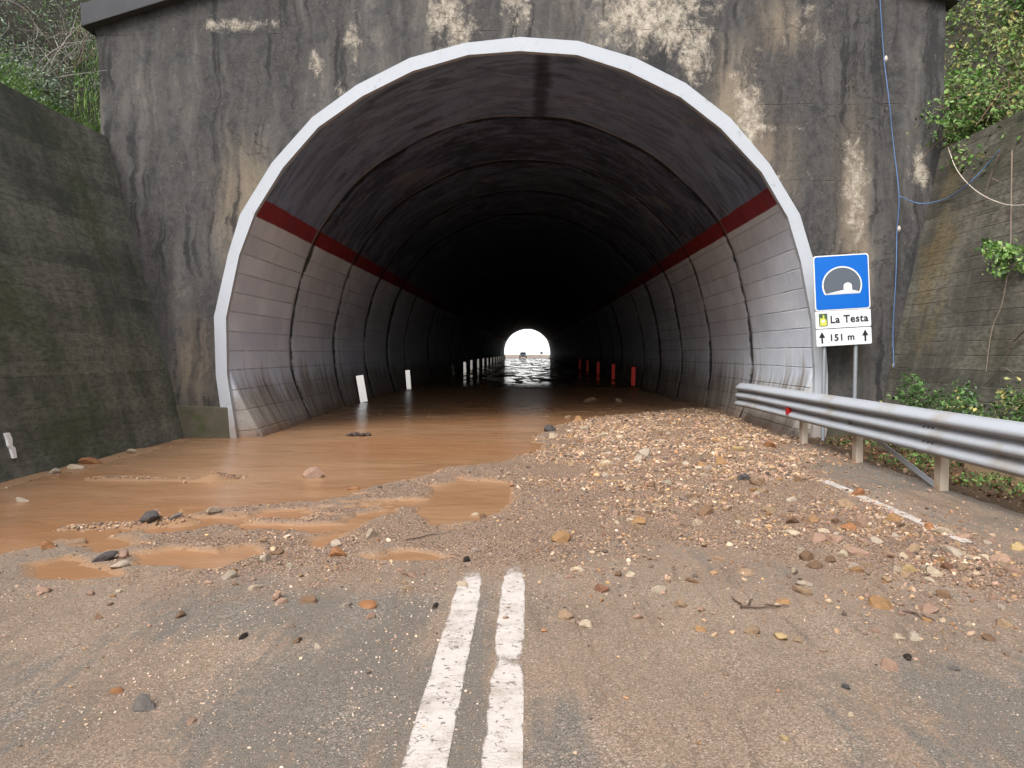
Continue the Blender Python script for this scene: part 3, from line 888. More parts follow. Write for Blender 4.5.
# foot block left of the band
pl = MB(); pl.prism([(-6.1, -0.15), (-5.02, -0.15), (-5.06, 0.52), (-6.1, 0.56)], YP - 0.06, YP - 0.002)
pl.build('plinth', M['plinth'], tun, bevel=0.02, loc=TP)

# lining -------------------------------------------------------------
ci = [Vector((x, z)) for x, z in inn]
dense = []
for k in range(len(ci) - 1):
    p0, p1, p2, p3 = ci[max(k - 1, 0)], ci[k], ci[k + 1], ci[min(k + 2, len(ci) - 1)]
    for j in range(6):
        t = j / 6
        dense.append(0.5 * ((2 * p1) + (-p0 + p2) * t + (2 * p0 - 5 * p1 + 4 * p2 - p3) * t * t + (-p0 + 3 * p1 - 3 * p2 + p3) * t ** 3))
dense.append(ci[-1])
NP = len(dense)
arcs = [0.0]
for k in range(1, NP): arcs.append(arcs[-1] + (dense[k] - dense[k - 1]).length)
L_ = arcs[-1]
cen = Vector((-0.12, 2.0))
norm = [(p - cen).normalized() for p in dense]
YEND = 163.6
yl = list(np.arange(YP + 0.055, 50, 0.12)) + list(np.arange(50, YEND, 0.62)) + [YEND]
yl = np.array(yl)
J0, JP = 16.15, 3.72
rnum = np.floor((yl - J0) / JP).astype(int)
rr = random.Random(3)
roff = {k: rr.uniform(0.02, 0.09) for k in range(-2, 60)}; roff[-1] = 0.015
dj = np.abs(((yl - J0) / JP + 0.5) % 1.0 - 0.5) * JP
arr = np.array(arcs)
V3 = []; A1 = []; A2 = []
for k in range(NP):                                # closes the joint behind the band
    p = dense[k] + norm[k] * 0.16
    V3.append((p.x, YP + 0.058, p.y)); A1.append(min(arcs[k], L_ - arcs[k])); A2.append(dense[k].y)
for yi_, r_, d_ in zip(yl, rnum, dj):
    off = roff[int(r_)] + 0.05 * math.exp(-(d_ / 0.12) ** 2)
    lump = (fbm(arr * 0.8, np.full(NP, yi_ * 0.8), 1.0, 4, 5) - 0.5) * 0.06
    for k in range(NP):
        o = off + lump[k] * (1 if yi_ > YP + 0.3 else 0.2)
        p = dense[k] + norm[k] * o
        zt = max(0.0, 1 - max(dense[k].y, 0) / (0.95 + 0.25 * fbm(yi_ * .9, 3.0, 1.0, 3, 7))) if k < 30 or k > NP - 30 else 0.0
        if zt > 0:
            toe = (0.13 + 0.27 * float(sstep(19, 13.5, yi_)) + 0.14 * (fbm(yi_ * 2.3, float(k) * .1, 1.0, 4, 17) - .5)) * zt ** 1.25
            p = Vector((p.x + (toe if p.x < 0 else -toe), p.y))
        V3.append((p.x, yi_, p.y)); A1.append(min(arcs[k], L_ - arcs[k]))
        A2.append(dense[k].y - (0.17 if dense[k].x > 0 else 0.0) * min(1, max(0, dense[k].y / 3)))
nr = len(yl) + 1; i = np.arange(nr * NP).reshape(nr, NP)
q = np.stack([i[:-1, :-1], i[1:, :-1], i[1:, 1:], i[:-1, 1:]], -1).reshape(-1, 4)
me = np_mesh('lining', V3, q, smooth=True)
set_attr(me, 'arc', A1); set_attr(me, 'hz', A2)
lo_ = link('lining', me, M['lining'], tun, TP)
lo_.location = (0, 0, 0); lo_.location = TP


def lining_x(side, z):
    best = None
    for p in dense:
        if (p.x < 0) == (side < 0):
            if best is None or abs(p.y - z) < abs(best.y - z): best = p
    return best.x


# ------------------------------------------------------------------ side walls
LWB, LWT = at_y(178, 437, YP), at_y(107, 137, YP)
lw = MB()
LX0, LX1, LZ = -5.80, LWT.x, LWT.z
sl = (LX1 - LX0) / LZ
yy_ = np.linspace(-14, YP - 0.004, 14)
lw.prism([(LX0 - 0.2 * sl, -0.2), (LX1, LZ), (LX1 - 0.5, LZ), (LX1 - 0.6, -0.2)], -14, YP - 0.004)
tag(lw.build('retaining_wall', M['left_wall']), 'dark mossy battered concrete retaining wall left of the tunnel mouth', 'retaining wall')
RT_, RB_ = at_y(941, 150, YP), at_y(876, 428, YP)
RX1, RZ = RT_.x, RT_.z
RX0 = RB_.x - (RX1 - RB_.x) * RB_.z / (RZ - RB_.z)
rw = MB()
rw.prism([(RX0 - 0.04, -0.2), (RX1, RZ), (RX1 + 0.5, RZ), (RX1 + 0.6, -0.2)], -14, YP - 0.004)
tag(rw.build('retaining_wall', M['right_wall']), 'grey brown board marked retaining wall behind the guardrail and weeds', 'retaining wall')
RN = Vector((RZ, 0, -(RX1 - RX0))).normalized()
RPT = Vector((RX0, 0, 0))
LN = Vector((LZ, 0, -(LX1 - LX0))).normalized()
LPT = Vector((LX0, 0, 0))

# ------------------------------------------------------------------ hills


def hill_z(X, Y):
    X = np.asarray(X, float); Y = np.asarray(Y, float)
    l = np.maximum(0, -7.45 - X); r = np.maximum(0, X - 7.3)
    b = np.maximum(0, Y - 13.4)
    zl = 4.85 + 1.1 * l + noisy(X, Y, 0.35, 0.5, 91) * np.clip(l, 0, 1)
    zr = 4.7 + 1.1 * np.minimum(r, 8) + noisy(X, Y, 0.3, 0.6, 95) * np.clip(r, 0, 1)
    z = np.where(X < 0, zl, zr) + np.minimum(b, 25) * np.where(X < 0, 1.0, 0.9)
    return np.minimum(z, 34 + 0 * z)


def sheet(name, x0, x1, nx, y0, y1, ny, fn, mat):
    A, B = np.meshgrid(np.linspace(x0, x1, nx), np.linspace(y0, y1, ny))
    i = np.arange(A.size).reshape(A.shape)
    q = np.stack([i[:-1, :-1], i[:-1, 1:], i[1:, 1:], i[1:, :-1]], -1).reshape(-1, 4)
    o = link(name, np_mesh(name, np.stack([A.ravel(), B.ravel(), fn(A.ravel(), B.ravel())], -1), q, smooth=True), mat)
    return tag(o, kind='structure')


sheet('hillside', -45, LX1 - 0.35, 90, -14, 13.46, 60, hill_z, M['hill'])
sheet('hillside', RX1 + 0.3, 45, 90, -14, 13.46, 60, hill_z, M['hill'])
sheet('hillside', -45, 45, 120, 13.46, 150, 110, lambda X, Y: np.where((X > -6.9) & (X < 6.9), np.maximum(hill_z(X, Y), 7.4), hill_z(X, Y)), M['hill'])
# far land raised and whitened to stand in for glare in the far mouth
sheet('glare_hill', -300, 300, 50, 420, 900, 20, lambda X, Y: -2 + 46 * sstep(420, 760, Y) * (0.6 + 0.8 * fbm(X, Y, 0.01, 4, 3)), M['far_glare'])

# ------------------------------------------------------------------ stones


def rock_proto(sub, seed, flat=1.0, npl=13, clo=0.5, chi=0.86):
    r_ = np.random.default_rng(seed)
    bm = bmesh.new(); bmesh.ops.create_icosphere(bm, subdivisions=sub, radius=1.0)
    V = np.array([v.co[:] for v in bm.verts]); Fc = np.array([[v.index for v in f.verts] for f in bm.faces]); bm.free()
    d = V / np.linalg.norm(V, axis=1, keepdims=True)
    rad = np.ones(len(V))
    for k in range(npl):                       # planes that cut the ball into facets
        nrm = r_.normal(size=3); nrm /= np.linalg.norm(nrm)
        c = r_.uniform(clo, chi)
        h = d @ nrm
        rad = np.minimum(rad, np.where(h > 1e-3, c / np.maximum(h, 1e-3), 9))
    rad *= 1 + r_.normal(size=len(V)) * (0.05 if sub < 3 else 0.012)
    sc = np.array([r_.uniform(0.85, 1.25), r_.uniform(0.7, 1.0), r_.uniform(0.45, 0.8) * flat])
    return (d * rad[:, None] * sc).astype(np.float32), Fc


def rand_rot(n):
    qn = rng.normal(size=(n, 4)); qn /= np.linalg.norm(qn, axis=1, keepdims=True)
    w_, x, y, z = qn.T
    return np.stack([np.stack([1 - 2 * (y * y + z * z), 2 * (x * y - z * w_), 2 * (x * z + y * w_)], -1),
                     np.stack([2 * (x * y + z * w_), 1 - 2 * (x * x + z * z), 2 * (y * z - x * w_)], -1),
                     np.stack([2 * (x * z - y * w_), 2 * (y * z + x * w_), 1 - 2 * (x * x + y * y)], -1)], 1)


PAL = np.array([lin(c) for c in ((172, 150, 132), (188, 160, 128), (176, 138, 104), (200, 184, 164), (150, 132, 122), (136, 118, 108),
                                 (170, 122, 86), (196, 160, 112), (122, 118, 118), (214, 204, 190), (158, 120, 100), (186, 150, 138), (104, 92, 86))])
PAL = PAL * 0.62 + np.array(lin((176, 142, 108))) * 0.38 * (PAL.mean(1, keepdims=True) / 0.28)
PW = np.array([16, 12, 9, 10, 12, 9, 6, 6, 6, 5, 7, 9, 5], float); PW /= PW.sum()


def scatter(n, fn):
    """n candidate points, kept with probability fn -> x, y"""
    n = int(n * 1.45)
    yv = 2.2 + (19.0 - 2.2) * rng.random(n); xv = -5.7 + 10.4 * rng.random(n)
    g = ground(xv, yv)
    k = rng.random(n) < fn(xv, yv, g)
    return xv[k], yv[k], g[0][k]


def dens(x, y, g):
    z, at, fl, bk, bh, pu = g
    clump = fbm(x, y, 1.1, 4, 55)
    c2 = sstep(0.40, 0.62, fbm(x, y, 2.6, 3, 57))
    d = sstep(0.35, -0.4, bk) * 0.5 * sstep(0.3, 0.55, clump) + sstep(0.7, -0.3, bh) * (0.10 + 0.46 * c2)
    d = d + 0.16 * sstep(1.7, 0.0, bk) * c2 * sstep(-1.0, 0.6, x) + 0.07 * sstep(2.2, 0.0, bk) * sstep(0.35, 0.6, clump) + 0.012 + 0.05 * sstep(-1.2, -3.5, x) * sstep(7, 5, y)
    d = np.where(z < -0.004, np.where((z > -0.05) & (y > 6.5), d * 0.12, 0.0), d) 
    d = np.where(pu < 0, d * 0.1, d)
    d = d + 0.35 * sstep(1.2, 2.0, x) * sstep(4.6, 4.2, x) * sstep(9.8, 11, y) * sstep(19, 16.5, y)
    d = np.where((x > 3.3) & (y < 9.6), d * 0.35, d); d = np.where(x > 4.4, 0.05, d)
    return d


BRI = 1.0
V_all, F_all, C_all = [], [], []
base_i = 0


def stamp(protos, x, y, z, size, sink=0.25):
    global base_i
    n_ = len(x)
    pid = rng.integers(0, len(protos), n_)
    rot = rand_rot(n_); ci_ = rng.choice(len(PAL), n_, p=PW)
    for p, (PV, PF) in enumerate(protos):
        s_ = pid == p; k = int(s_.sum())
        if not k: continue
        V = np.einsum('nij,vj->nvi', rot[s_], PV) * size[s_][:, None, None]
        V[:, :, 2] *= 0.75
        V += np.stack([x[s_], y[s_], z[s_] + size[s_] * (0.5 - sink)], -1)[:, None, :]
        nv = PV.shape[0]
        Fk = PF[None] + (np.arange(k) * nv)[:, None, None] + base_i
        V_all.append(V.reshape(-1, 3)); F_all.append(Fk.reshape(-1, 3))
        c = PAL[ci_[s_]] * np.where(rng.random((k, 1)) < 0.06, 1.05, rng.uniform(0.42, 0.92, (k, 1)) * BRI)
        C_all.append(np.repeat(c, nv, axis=0)); base_i += k * nv


P0 = [rock_proto(1, 100 + k) for k in range(10)]
P1 = [rock_proto(2, 200 + k) for k in range(12)]
PM = [rock_proto(1, 400 + k) for k in range(12)]
for sd in range(3):
    x, y, z = scatter(52000, dens)
    stamp(P0, x, y, z, 0.0028 + 0.0052 * rng.random(len(x)) ** 2 + 0.0006 * y * rng.random(len(x)))
for nn_, lo_s, hi_s, pr in ((90000, 0.007, 0.008, PM), (62000, 0.013, 0.012, PM), (27000, 0.020, 0.016, P1), (16000, 0.030, 0.022, P1)):
    x, y, z = scatter(nn_, lambda x, y, g: dens(x, y, g) * ((0.55 if lo_s < 0.018 else 0.15) + (0.45 if lo_s < 0.018 else 0.85) * sstep(-0.2, 1.2, x)) * sstep(0.30, 0.55, fbm(x, y, 1.6, 4, 131)) + 0.45 * np.exp(-((x - 2.95) / 0.4) ** 2) * sstep(7.4, 6.4, y) * sstep(4.6, 5.2, y))
    if lo_s > 0.029:
        k_ = (y > 7.6) & (rng.random(len(x)) < 0.55); x, y, z = x[k_], y[k_], z[k_]
    stamp(pr, x, y, z, (lo_s + hi_s * rng.random(len(x)) ** 2) * (0.82 + 0.03 * np.clip(y - 4, 0, 10)))
# fine grit over the lanes
x, y, z = scatter(150000, lambda x, y, g: np.where(g[0] < 0.004, 0, sstep(8.5, 3.5, y) * (0.10 + 0.40 * sstep(0.4, 0.62, fbm(x, y, 1.5, 4, 77)) * (.4 + .6 * sstep(0, -1.5, x)))))
stamp(P0, x, y, z, 0.0016 + 0.0042 * rng.random(len(x)) ** 3)
x, y, z = scatter(9000, lambda x, y, g: np.where(g[0] < 0.004, 0, 0.10 * sstep(.4, .6, fbm(x, y, 1.1, 4, 78)) + 0.25 * sstep(3.3, 3.5, x) * sstep(4.3, 4.0, x)))
stamp(PM, x, y, z, 0.004 + 0.010 * rng.random(len(x)) ** 2)
x, y, z = scatter(26000, lambda x, y, g: np.where(g[0] < 0.004, 0, sstep(3.6, 4.6, y) * sstep(8, 6, y) * sstep(.42, .62, fbm(x, y, 2.1, 4, 178)) * np.where(x > 0.2, 0.42, 0.34) * sstep(4.2, 3.9, x)))
stamp(PM, x, y, z, 0.006 + 0.013 * rng.random(len(x)) ** 2.2)
x, y, z = scatter(110000, lambda x, y, g: np.where(g[0] < 0.004, 0, sstep(7, 4, y) * 0.5 * sstep(.48, .66, fbm(x * 2.2, y * .8, 1.2, 4, 79)) * sstep(.3, -.9, x)))
BRI = 1.5; PSAVE = PAL; PAL = PAL * .5 + np.array(lin((206, 188, 172))) * .5
stamp(P0, x, y, z, 0.0038 + 0.0062 * rng.random(len(x)) ** 2)
PAL = PSAVE; BRI = 1.0
# bits along the left wall and the strips in the flood
x = -5.62 + 0.22 * rng.random(300); y = 6.5 + 6 * rng.random(300)
stamp(P0, x, y, ground(x, y)[0], 0.006 + 0.02 * rng.random(300) ** 3)
for (a, b, n_) in ((at_z(95, 478), at_z(250, 479), 900), (at_z(66, 529), at_z(182, 523), 700)):
    t = rng.random(n_); x = a.x + (b.x - a.x) * t + rng.normal(size=n_) * 0.05; y = a.y + (b.y - a.y) * t + rng.normal(size=n_) * 0.07
    z = ground(x, y)[0]; k = z > -0.02
    stamp(P0, x[k], y[k], np.maximum(z[k], -0.005), 0.008 + 0.016 * rng.random(k.sum()) ** 2)
gme = np_mesh('gravel', np.concatenate(V_all), np.concatenate(F_all), np.concatenate(C_all))
tag(link('gravel', gme, M['gravel']), 'washed out pebbles and grit strewn over the road before the tunnel', 'gravel', kind='stuff')

# the larger stones, each an object of its own
SP = []
for k in range(14):
    V, Fc = rock_proto(3, 300 + k, 1.0, 8, 0.42, 0.74)
    V = V * 1.25
    nn = np.array([vnoise(V[:, 0] * 3 + V[:, 2] * 2, V[:, 1] * 3 - V[:, 2], k)]).T
    V = V * (0.96 + 0.08 * nn)
    SP.append(np_mesh('stone', V, Fc, smooth=False)); SP[-1].materials.append(M['stone'])
SC = dict(ochre=(190, 142, 86), orange=(196, 126, 70), tan=(184, 154, 122), cream=(212, 200, 176), white=(198, 190, 176), pink=(190, 152, 134),
          red=(158, 104, 80), brown=(150, 114, 86), grey=(128, 130, 134), slate=(92, 98, 106), dark=(58, 52, 50), yellow=(206, 180, 120))


def stone(px, py, wpx, colour, label, group=None, flat=1.0, xy=None):
    if xy is None:
        p = at_z(px, py, 0.03); p = at_z(px, py, max(0.0, gz(p.x, p.y)))
    else:
        p = Vector((*xy, 0))
    d = p.y; r_ = wpx * d / F / 2 / 0.95
    o = bpy.data.objects.new('stone', random.choice(SP)); COL.objects.link(o)
    z = max(gz(p.x, p.y), -0.012)
    o.scale = (r_, r_ * random.uniform(0.85, 1.05), r_ * flat)
    o.rotation_euler = (random.uniform(-.5, .5), random.uniform(-.4, .4), random.uniform(0, 6.28))
    o.location = (p.x, p.y, z + r_ * flat * 0.12)
    f_ = random.uniform(0.68, 0.95); c = [v * f_ for v in lin(SC[colour])]; g_ = sum(c) / 3 / .29; t_ = lin((170, 144, 118)); c = [v * .62 + w_ * g_ * .38 for v, w_ in zip(c, t_)]
    o.color = (*c, 1)
    tag(o, label, 'stone', group)
    TAKEN.append((p.x, p.y, r_))
    return o


TAKEN = []
for a in [
    (550, 431, 14, 'slate', 'slate grey rounded stone in brown water at the tip of the gravel'),
    (553, 438, 12, 'cream', 'pale stone touching the slate grey stone at the flood edge'),
    (579, 422, 12, 'ochre', 'tan stone alone in muddy water where the gravel bank ends'),
    (568, 418, 9, 'tan', 'small brown stone left of the last tan stone inside the tunnel mouth'),
    (602, 437, 12, 'cream', 'bright cream stone near the crest of the gravel bank'),
    (645, 456, 17, 'white', 'big whitish stone standing on the middle of the gravel bank'),
    (638, 461, 13, 'white', 'whitish stone leaning at the foot of the big whitish stone'),
    (607, 464, 13, 'cream', 'cream stone below and left of the big whitish stone'),
    (562, 541, 20, 'ochre', 'ochre brown rock nearest the upper end of the right centre line'),
    (772, 447, 16, 'orange', 'flat orange stone at the gravel edge near the first guardrail post'),
    (740, 450, 12, 'yellow', 'yellowish stone left of the flat orange stone by the guardrail'),
    (857, 495, 15, 'orange', 'rounded orange stone sitting on the right edge line'),
    (848, 507, 18, 'tan', 'rough tan stone just in front of the rounded orange edge line stone'),
    (758, 484, 22, 'tan', 'large rounded tan stone in the gravel near the damp shoulder'),
    (743, 480, 14, 'slate', 'blue grey stone against the large rounded tan stone'),
    (706, 514, 16, 'brown', 'brown orange stone on the open middle of the right lane gravel'),
    (698, 524, 13, 'cream', 'pale flat stone below the brown orange lane stone'),
    (791, 535, 13, 'cream', 'smooth cream stone in the right lane midway to the edge line'),
    (847, 529, 16, 'orange', 'bright orange stone half buried beside the right edge line'),
    (877, 542, 14, 'white', 'flat white stone in the stony strip along the edge line'),
    (897, 570, 13, 'cream', 'cream stone touching the pale yellow striped stone'),
    (910, 571, 14, 'yellow', 'pale yellow oval stone at the front of the stony strip'),
    (934, 575, 17, 'cream', 'broad cream stone between the yellow oval and red brown stones'),
    (948, 568, 14, 'red', 'red brown stone among the pale stones of the stony strip'),
    (928, 528, 13, 'orange', 'orange stone lying at the near end of the white edge line'),
    (1016, 549, 15, 'yellow', 'pale yellow stone at the muddy shoulder by the frame edge'),
    (881, 607, 19, 'ochre', 'ochre stone alone on smooth mud in front of the stony strip'),
    (928, 611, 18, 'pink', 'pinkish white slab shaped stone right of the lone ochre stone'),
    (782, 603, 12, 'ochre', 'upright ochre stone left of a wider tan stone in the lane'),
    (802, 592, 18, 'tan', 'wide tan stone touching the upright ochre stone'),
    (780, 638, 14, 'yellow', 'yellow ochre stone on mud in the middle of the right lane'),
    (797, 641, 10, 'tan', 'small tan stone beside the yellow ochre lane stone'),
    (889, 668, 15, 'pink', 'pink orange stone beside a dark chip low in the right lane'),
    (907, 658, 12, 'dark', 'dark chip behind the pink orange stone in the right lane'),
    (913, 638, 17, 'white', 'flat grey white stone lying alone on the right lane mud'),
    (847, 688, 11, 'slate', 'grey stone on bare mud in the lower right lane'),
    (851, 715, 8, 'cream', 'pale pebble below the grey stone in the lower right lane'),
    (786, 739, 9, 'yellow', 'yellow pebble nearest the bottom of the right lane'),
    (954, 669, 11, 'grey', 'grey stone in the dark asphalt patch at lower right'),
    (639, 618, 13, 'pink', 'pinkish stone standing alone right of the centre lines'),
    (602, 591, 15, 'red', 'reddish stone right of the upper end of the centre lines'),
    (578, 571, 13, 'cream', 'bright cream stone close to the upper end of the centre lines'),
    (587, 626, 15, 'cream', 'cream stone of the small cluster beside the right centre line'),
    (682, 606, 16, 'tan', 'long tan stone on the mud of the right lane'),
    (745, 573, 13, 'tan', 'tan wedge stone at the lower fringe of the right lane gravel'),
    (145, 708, 26, 'grey', 'large angular grey stone on the muddy left lane'),
    (118, 692, 12, 'orange', 'orange stone behind the large angular grey stone'),
    (191, 722, 11, 'pink', 'pink stone right of the large angular grey stone'),
    (105, 560, 19, 'slate', 'blue grey stone at the near edge of the flood'),
    (121, 566, 17, 'white', 'white stone in front of the blue grey flood edge stone'),
    (125, 556, 15, 'pink', 'pinkish stone behind the white flood edge stone'),
    (43, 592, 14, 'pink', 'pinkish stone on the muddy left lane below the flood'),
    (230, 578, 14, 'white', 'white stone alone on the dark patch of the left lane'),
    (277, 599, 18, 'pink', 'long pinkish stone on the left lane beside small brown bits'),
    (280, 604, 12, 'pink', 'short pink stone under the long pinkish stone'),
    (307, 602, 16, 'brown', 'brown clod on the left lane right of the pinkish stones'),
    (338, 555, 19, 'orange', 'orange brown rock by the narrow puddle in the gravel'),
    (371, 536, 16, 'cream', 'bright cream rock above the orange brown rock by the puddle'),
    (337, 546, 13, 'white', 'white stone between the cream rock and the orange brown rock'),
    (265, 561, 14, 'white', 'greyish white stone left of the narrow puddle'),
    (276, 554, 12, 'brown', 'brown stone above the greyish white stone near the puddle'),
    (242, 638, 13, 'dark', 'blackish flat stone on the left lane'),
    (298, 641, 12, 'brown', 'brown chip right of the blackish flat stone'),
    (317, 648, 9, 'white', 'pale pebble right of the brown chip on the left lane'),
    (367, 606, 16, 'orange', 'rusty orange stone between the left lane and the left centre line'),
    (346, 606, 11, 'white', 'pale stone just left of the rusty orange stone'),
    (462, 586, 11, 'cream', 'cream stone sitting on the end of the left centre line'),
    (467, 561, 11, 'dark', 'dark flat stone just beyond the left centre line'),
    (436, 607, 10, 'dark', 'dark flat stone left of the left centre line'),
    (150, 526, 24, 'slate', 'dark grey slab on the gravel strip in the flood'),
    (176, 524, 12, 'grey', 'grey stone right of the dark slab in the flood'),
    (75, 543, 17, 'tan', 'tan slab poking out of the flood edge at the left'),
    (48, 548, 16, 'orange', 'orange slab poking out of the water left of the tan slab'),
    (157, 512, 16, 'pink', 'flat orange pink stone standing out of the brown flood'),
    (182, 512, 10, 'ochre', 'ochre stone right of the flat stone in the flood'),
    (214, 513, 15, 'white', 'whitish stone at the corner where gravel meets the flood'),
    (315, 477, 23, 'pink', 'long pink orange stone lying in open brown water'),
    (354, 489, 12, 'orange', 'orange stone at the water edge of the gravel'),
    (22, 501, 13, 'white', 'pale stone in the water near the left wall'),
    (54, 474, 11, 'white', 'pale stone at the foot of the mossy left wall'),
    (76, 469, 12, 'cream', 'cream stone on silt at the foot of the mossy left wall'),
    (90, 464, 16, 'orange', 'orange clod of silt at the foot of the mossy left wall'),
    (133, 454, 10, 'cream', 'cream stone by the wall foot near the tunnel mouth'),
    (474, 515, 8, 'cream', 'pale stone standing in the small square puddle'),
    (484, 517, 8, 'brown', 'brown stone standing in the small square puddle'),
    (590, 404, 16, 'brown', 'low brown rock in dark water inside the tunnel'),
    (619, 402, 10, 'tan', 'small tan rock in dark water inside the tunnel'),
]:
    stone(*a[:5], flat=0.8 if 'flat' in a[4] or 'slab' in a[4] else 1.0)

zones = [
    # name, polygon, count, size (m), label place, group
    ((560, 416), (740, 470), 46, 'on the gravel bank at the tunnel mouth', 'stones on the gravel bank at the tunnel mouth'),
    ((600, 470), (800, 530), 56, 'in the stony middle of the right lane', 'stones in the middle of the right lane'),
    ((800, 520), (1020, 585), 58, 'in the stony strip along the right edge line', 'stones along the right edge line'),
    ((560, 560), (1015, 640), 26, 'scattered on smooth mud of the right lane', 'stones on the mud of the right lane'),
    ((40, 535), (420, 620), 24, 'scattered on the left lane below the flood', 'stones on the left lane'),
]
words = dict(ochre='ochre', tan='tan', cream='cream', pink='pinkish', brown='brown', white='whitish')
for (p0, p1, cnt, where, grp) in zones:
    k = 0; tries = 0
    while k < cnt and tries < 4000:
        tries += 1
        px = random.uniform(p0[0], p1[0]); py = random.uniform(p0[1], p1[1])
        p = at_z(px, py, 0.03)
        g = ground(np.array([p.x]), np.array([p.y]))
        if 'strip' in where and not (g[3][0] < 0.15): continue
        if 'bank' in where and not (g[4][0] < 0.2): continue
        if 'middle' in where and not (g[3][0] < 0.1): continue
        if 'smooth' in where and not (g[3][0] > 0.05): continue
        if g[0][0] < 0.004 or g[5][0] < 0.05 or p.x > 4.2: continue
        size = random.choice((0.06, 0.065, 0.07, 0.08, 0.095, 0.12)) * (1.45 if 'bank' in where else 1.0) * (0.62 if 'left' in where else 1.0) * (0.75 if 'smooth' in where else 1.0)
        if any((p.x - a) ** 2 + (p.y - b) ** 2 < (size * 0.55 + r_) ** 2 for a, b, r_ in TAKEN): continue
        c = random.choices(list(words), (3, 5, 3, 5, 4, 2))[0]
        stone(px, py, size * F / p.y, c, f'{words[c]} angular stone {where}', f'{words[c]} {grp}')
        k += 1

# dark clump caught in the flood, twigs
cb = MB()
for k in range(16):
    a = Vector((random.uniform(-.17, .17), random.uniform(-.08, .08), 0.0)); r_ = random.uniform(0, 3.14)
    l = random.uniform(0.06, 0.16)
    cb.tube([a - Vector((math.cos(r_), math.sin(r_) * 0.6, 0)) * l * .6 + Vector((0, 0, random.uniform(-.01, .03))), a + Vector((0, 0, random.uniform(.02, .05))),
             a + Vector((math.cos(r_), math.sin(r_) * 0.6, 0)) * l * .6], [0.012, random.uniform(0.02, 0.035), 0.008], 6)
p = at_z(360, 436)
o = cb.build('debris_clump', M['debris'], loc=(p.x, p.y, 0.0))
tag(o, 'dark clump of wet twigs and leaves caught in the brown flood', 'debris')


def rough_path(p, d, L, n=6, w=0.12):
    pts = [Vector(p)]; d = Vector(d).normalized()
    for k in range(n):
        d = (d + Vector((random.gauss(0, w), random.gauss(0, w), random.gauss(0, w)))).normalized()
        pts.append(pts[-1] + d * L / n)
    return pts


for px, py, L, ang, lab in ((740, 607, 0.22, 0.2, 'dark soaked twig bundle on mud in the right lane'), (765, 606, 0.16, -0.1, 'dark twig pointing at the upright ochre stone'),
                            (792, 574, 0.2, 0.1, 'thin dark twig on the right lane under the gravel'), (903, 612, 0.22, -0.4, 'dark twig between the ochre stone and the slab shaped stone'),
                            (405, 542, 0.4, 0.15, 'long thin twig beside the bright cream rock')):
    p = at_z(px, py, 0.03); tb = MB()
    for k in range(3 if 'bundle' in lab else 1):
        pts = rough_path((0, random.uniform(-.02, .02), 0.012), (math.cos(ang + k * .5), math.sin(ang + k * .5), 0), L, 7, 0.32)
        for q_ in pts: q_.z = 0.012
        tb.tube(pts, [0.003, 0.005, 0.0055, 0.005, 0.004, 0.0035, 0.003, 0.002], 5)
    tag(tb.build('twig', M['twig_wet'], loc=(p.x, p.y, gz(p.x, p.y))), lab, 'twig')

# ------------------------------------------------------------------ guardrail
RXF = 4.24                                   # road side face of the posts
gr = empty('guardrail', (RXF, 7.8, 0))
tag(gr, 'galvanised steel crash barrier ending inside the right side of the tunnel mouth', 'guardrail')
ztop, zbot = 0.855, 0.385
prof = []
NPZ = 56
for k in range(NPZ + 1):
    t = k / NPZ
    z = ztop + (zbot - ztop) * t
    # three waves: crest, valley, crest, valley, crest
    q3 = (t * 3) % 1.0 if k < NPZ else 1.0
    s_ = min(1, q3 / 0.62) if q3 < 0.72 else max(0, 1 - (q3 - 0.72) / 0.28); s_ = s_ * s_ * (3 - 2 * s_)
    prof.append((-0.082 * s_, z))
bmv = []; bmf = []
ysr = list(np.linspace(15.15, 14.4, 6)) + list(np.linspace(14.2, -6, 90))
for j, yv in enumerate(ysr):
    flare = 0.10 * max(0, (yv - 14.4)) ** 1.5          # battered end
    for (dx, z) in prof:
        sag = 0.0
        bmv.append((RXF - 0.045 + dx + flare * (0.5 + (z - 0.6)), yv, z + sag - 0.02 * max(0, yv - 14.2)))
m_ = len(prof)
for j in range(len(ysr) - 1):
    for k in range(m_ - 1):
        bmf.append((j * m_ + k, j * m_ + k + 1, (j + 1) * m_ + k + 1, (j + 1) * m_ + k))
rb = MB(); rb.add(bmv, bmf)
rail = rb.build('rail_beam', M['galv'], gr, smooth=True, loc=(-RXF, -7.8, 0))
sm = rail.modifiers.new('thickness', 'SOLIDIFY'); sm.thickness = 0.004; sm.offset = 0
# splice lap
sp = MB(); sv = []; sf = []
for yv in (8.0, 7.72):
    for (dx, z) in prof: sv.append((RXF - 0.045 + dx - 0.006, yv, z))
for k in range(m_ - 1): sf.append((k, k + 1, m_ + k + 1, m_ + k))
sp.add(sv, sf)
o = sp.build('splice_plate', M['galv'], gr, smooth=True, loc=(-RXF, -7.8, 0))
valley = [ztop + (zbot - ztop) * t for t in (0.333, 0.667)]
for yv in (7.95, 7.86, 7.78):
    for zc in (valley[0] + 0.03, valley[0] - 0.03, valley[1] + 0.03, valley[1] - 0.03):
        bo = MB(); bo.tube([(RXF - 0.088, yv, zc), (RXF - 0.03, yv, zc)], 0.011, 8)
        bo.build('bolt', M['bolt'], gr, loc=(-RXF, -7.8, 0))
bo = MB(); bo.tube([(RXF - 0.085, 9.78, valley[1]), (RXF - 0.035, 9.78, valley[1])], 0.028, 8)
bo.build('bolt', M['bolt'], gr, loc=(-RXF, -7.8, 0))
pm_ = None
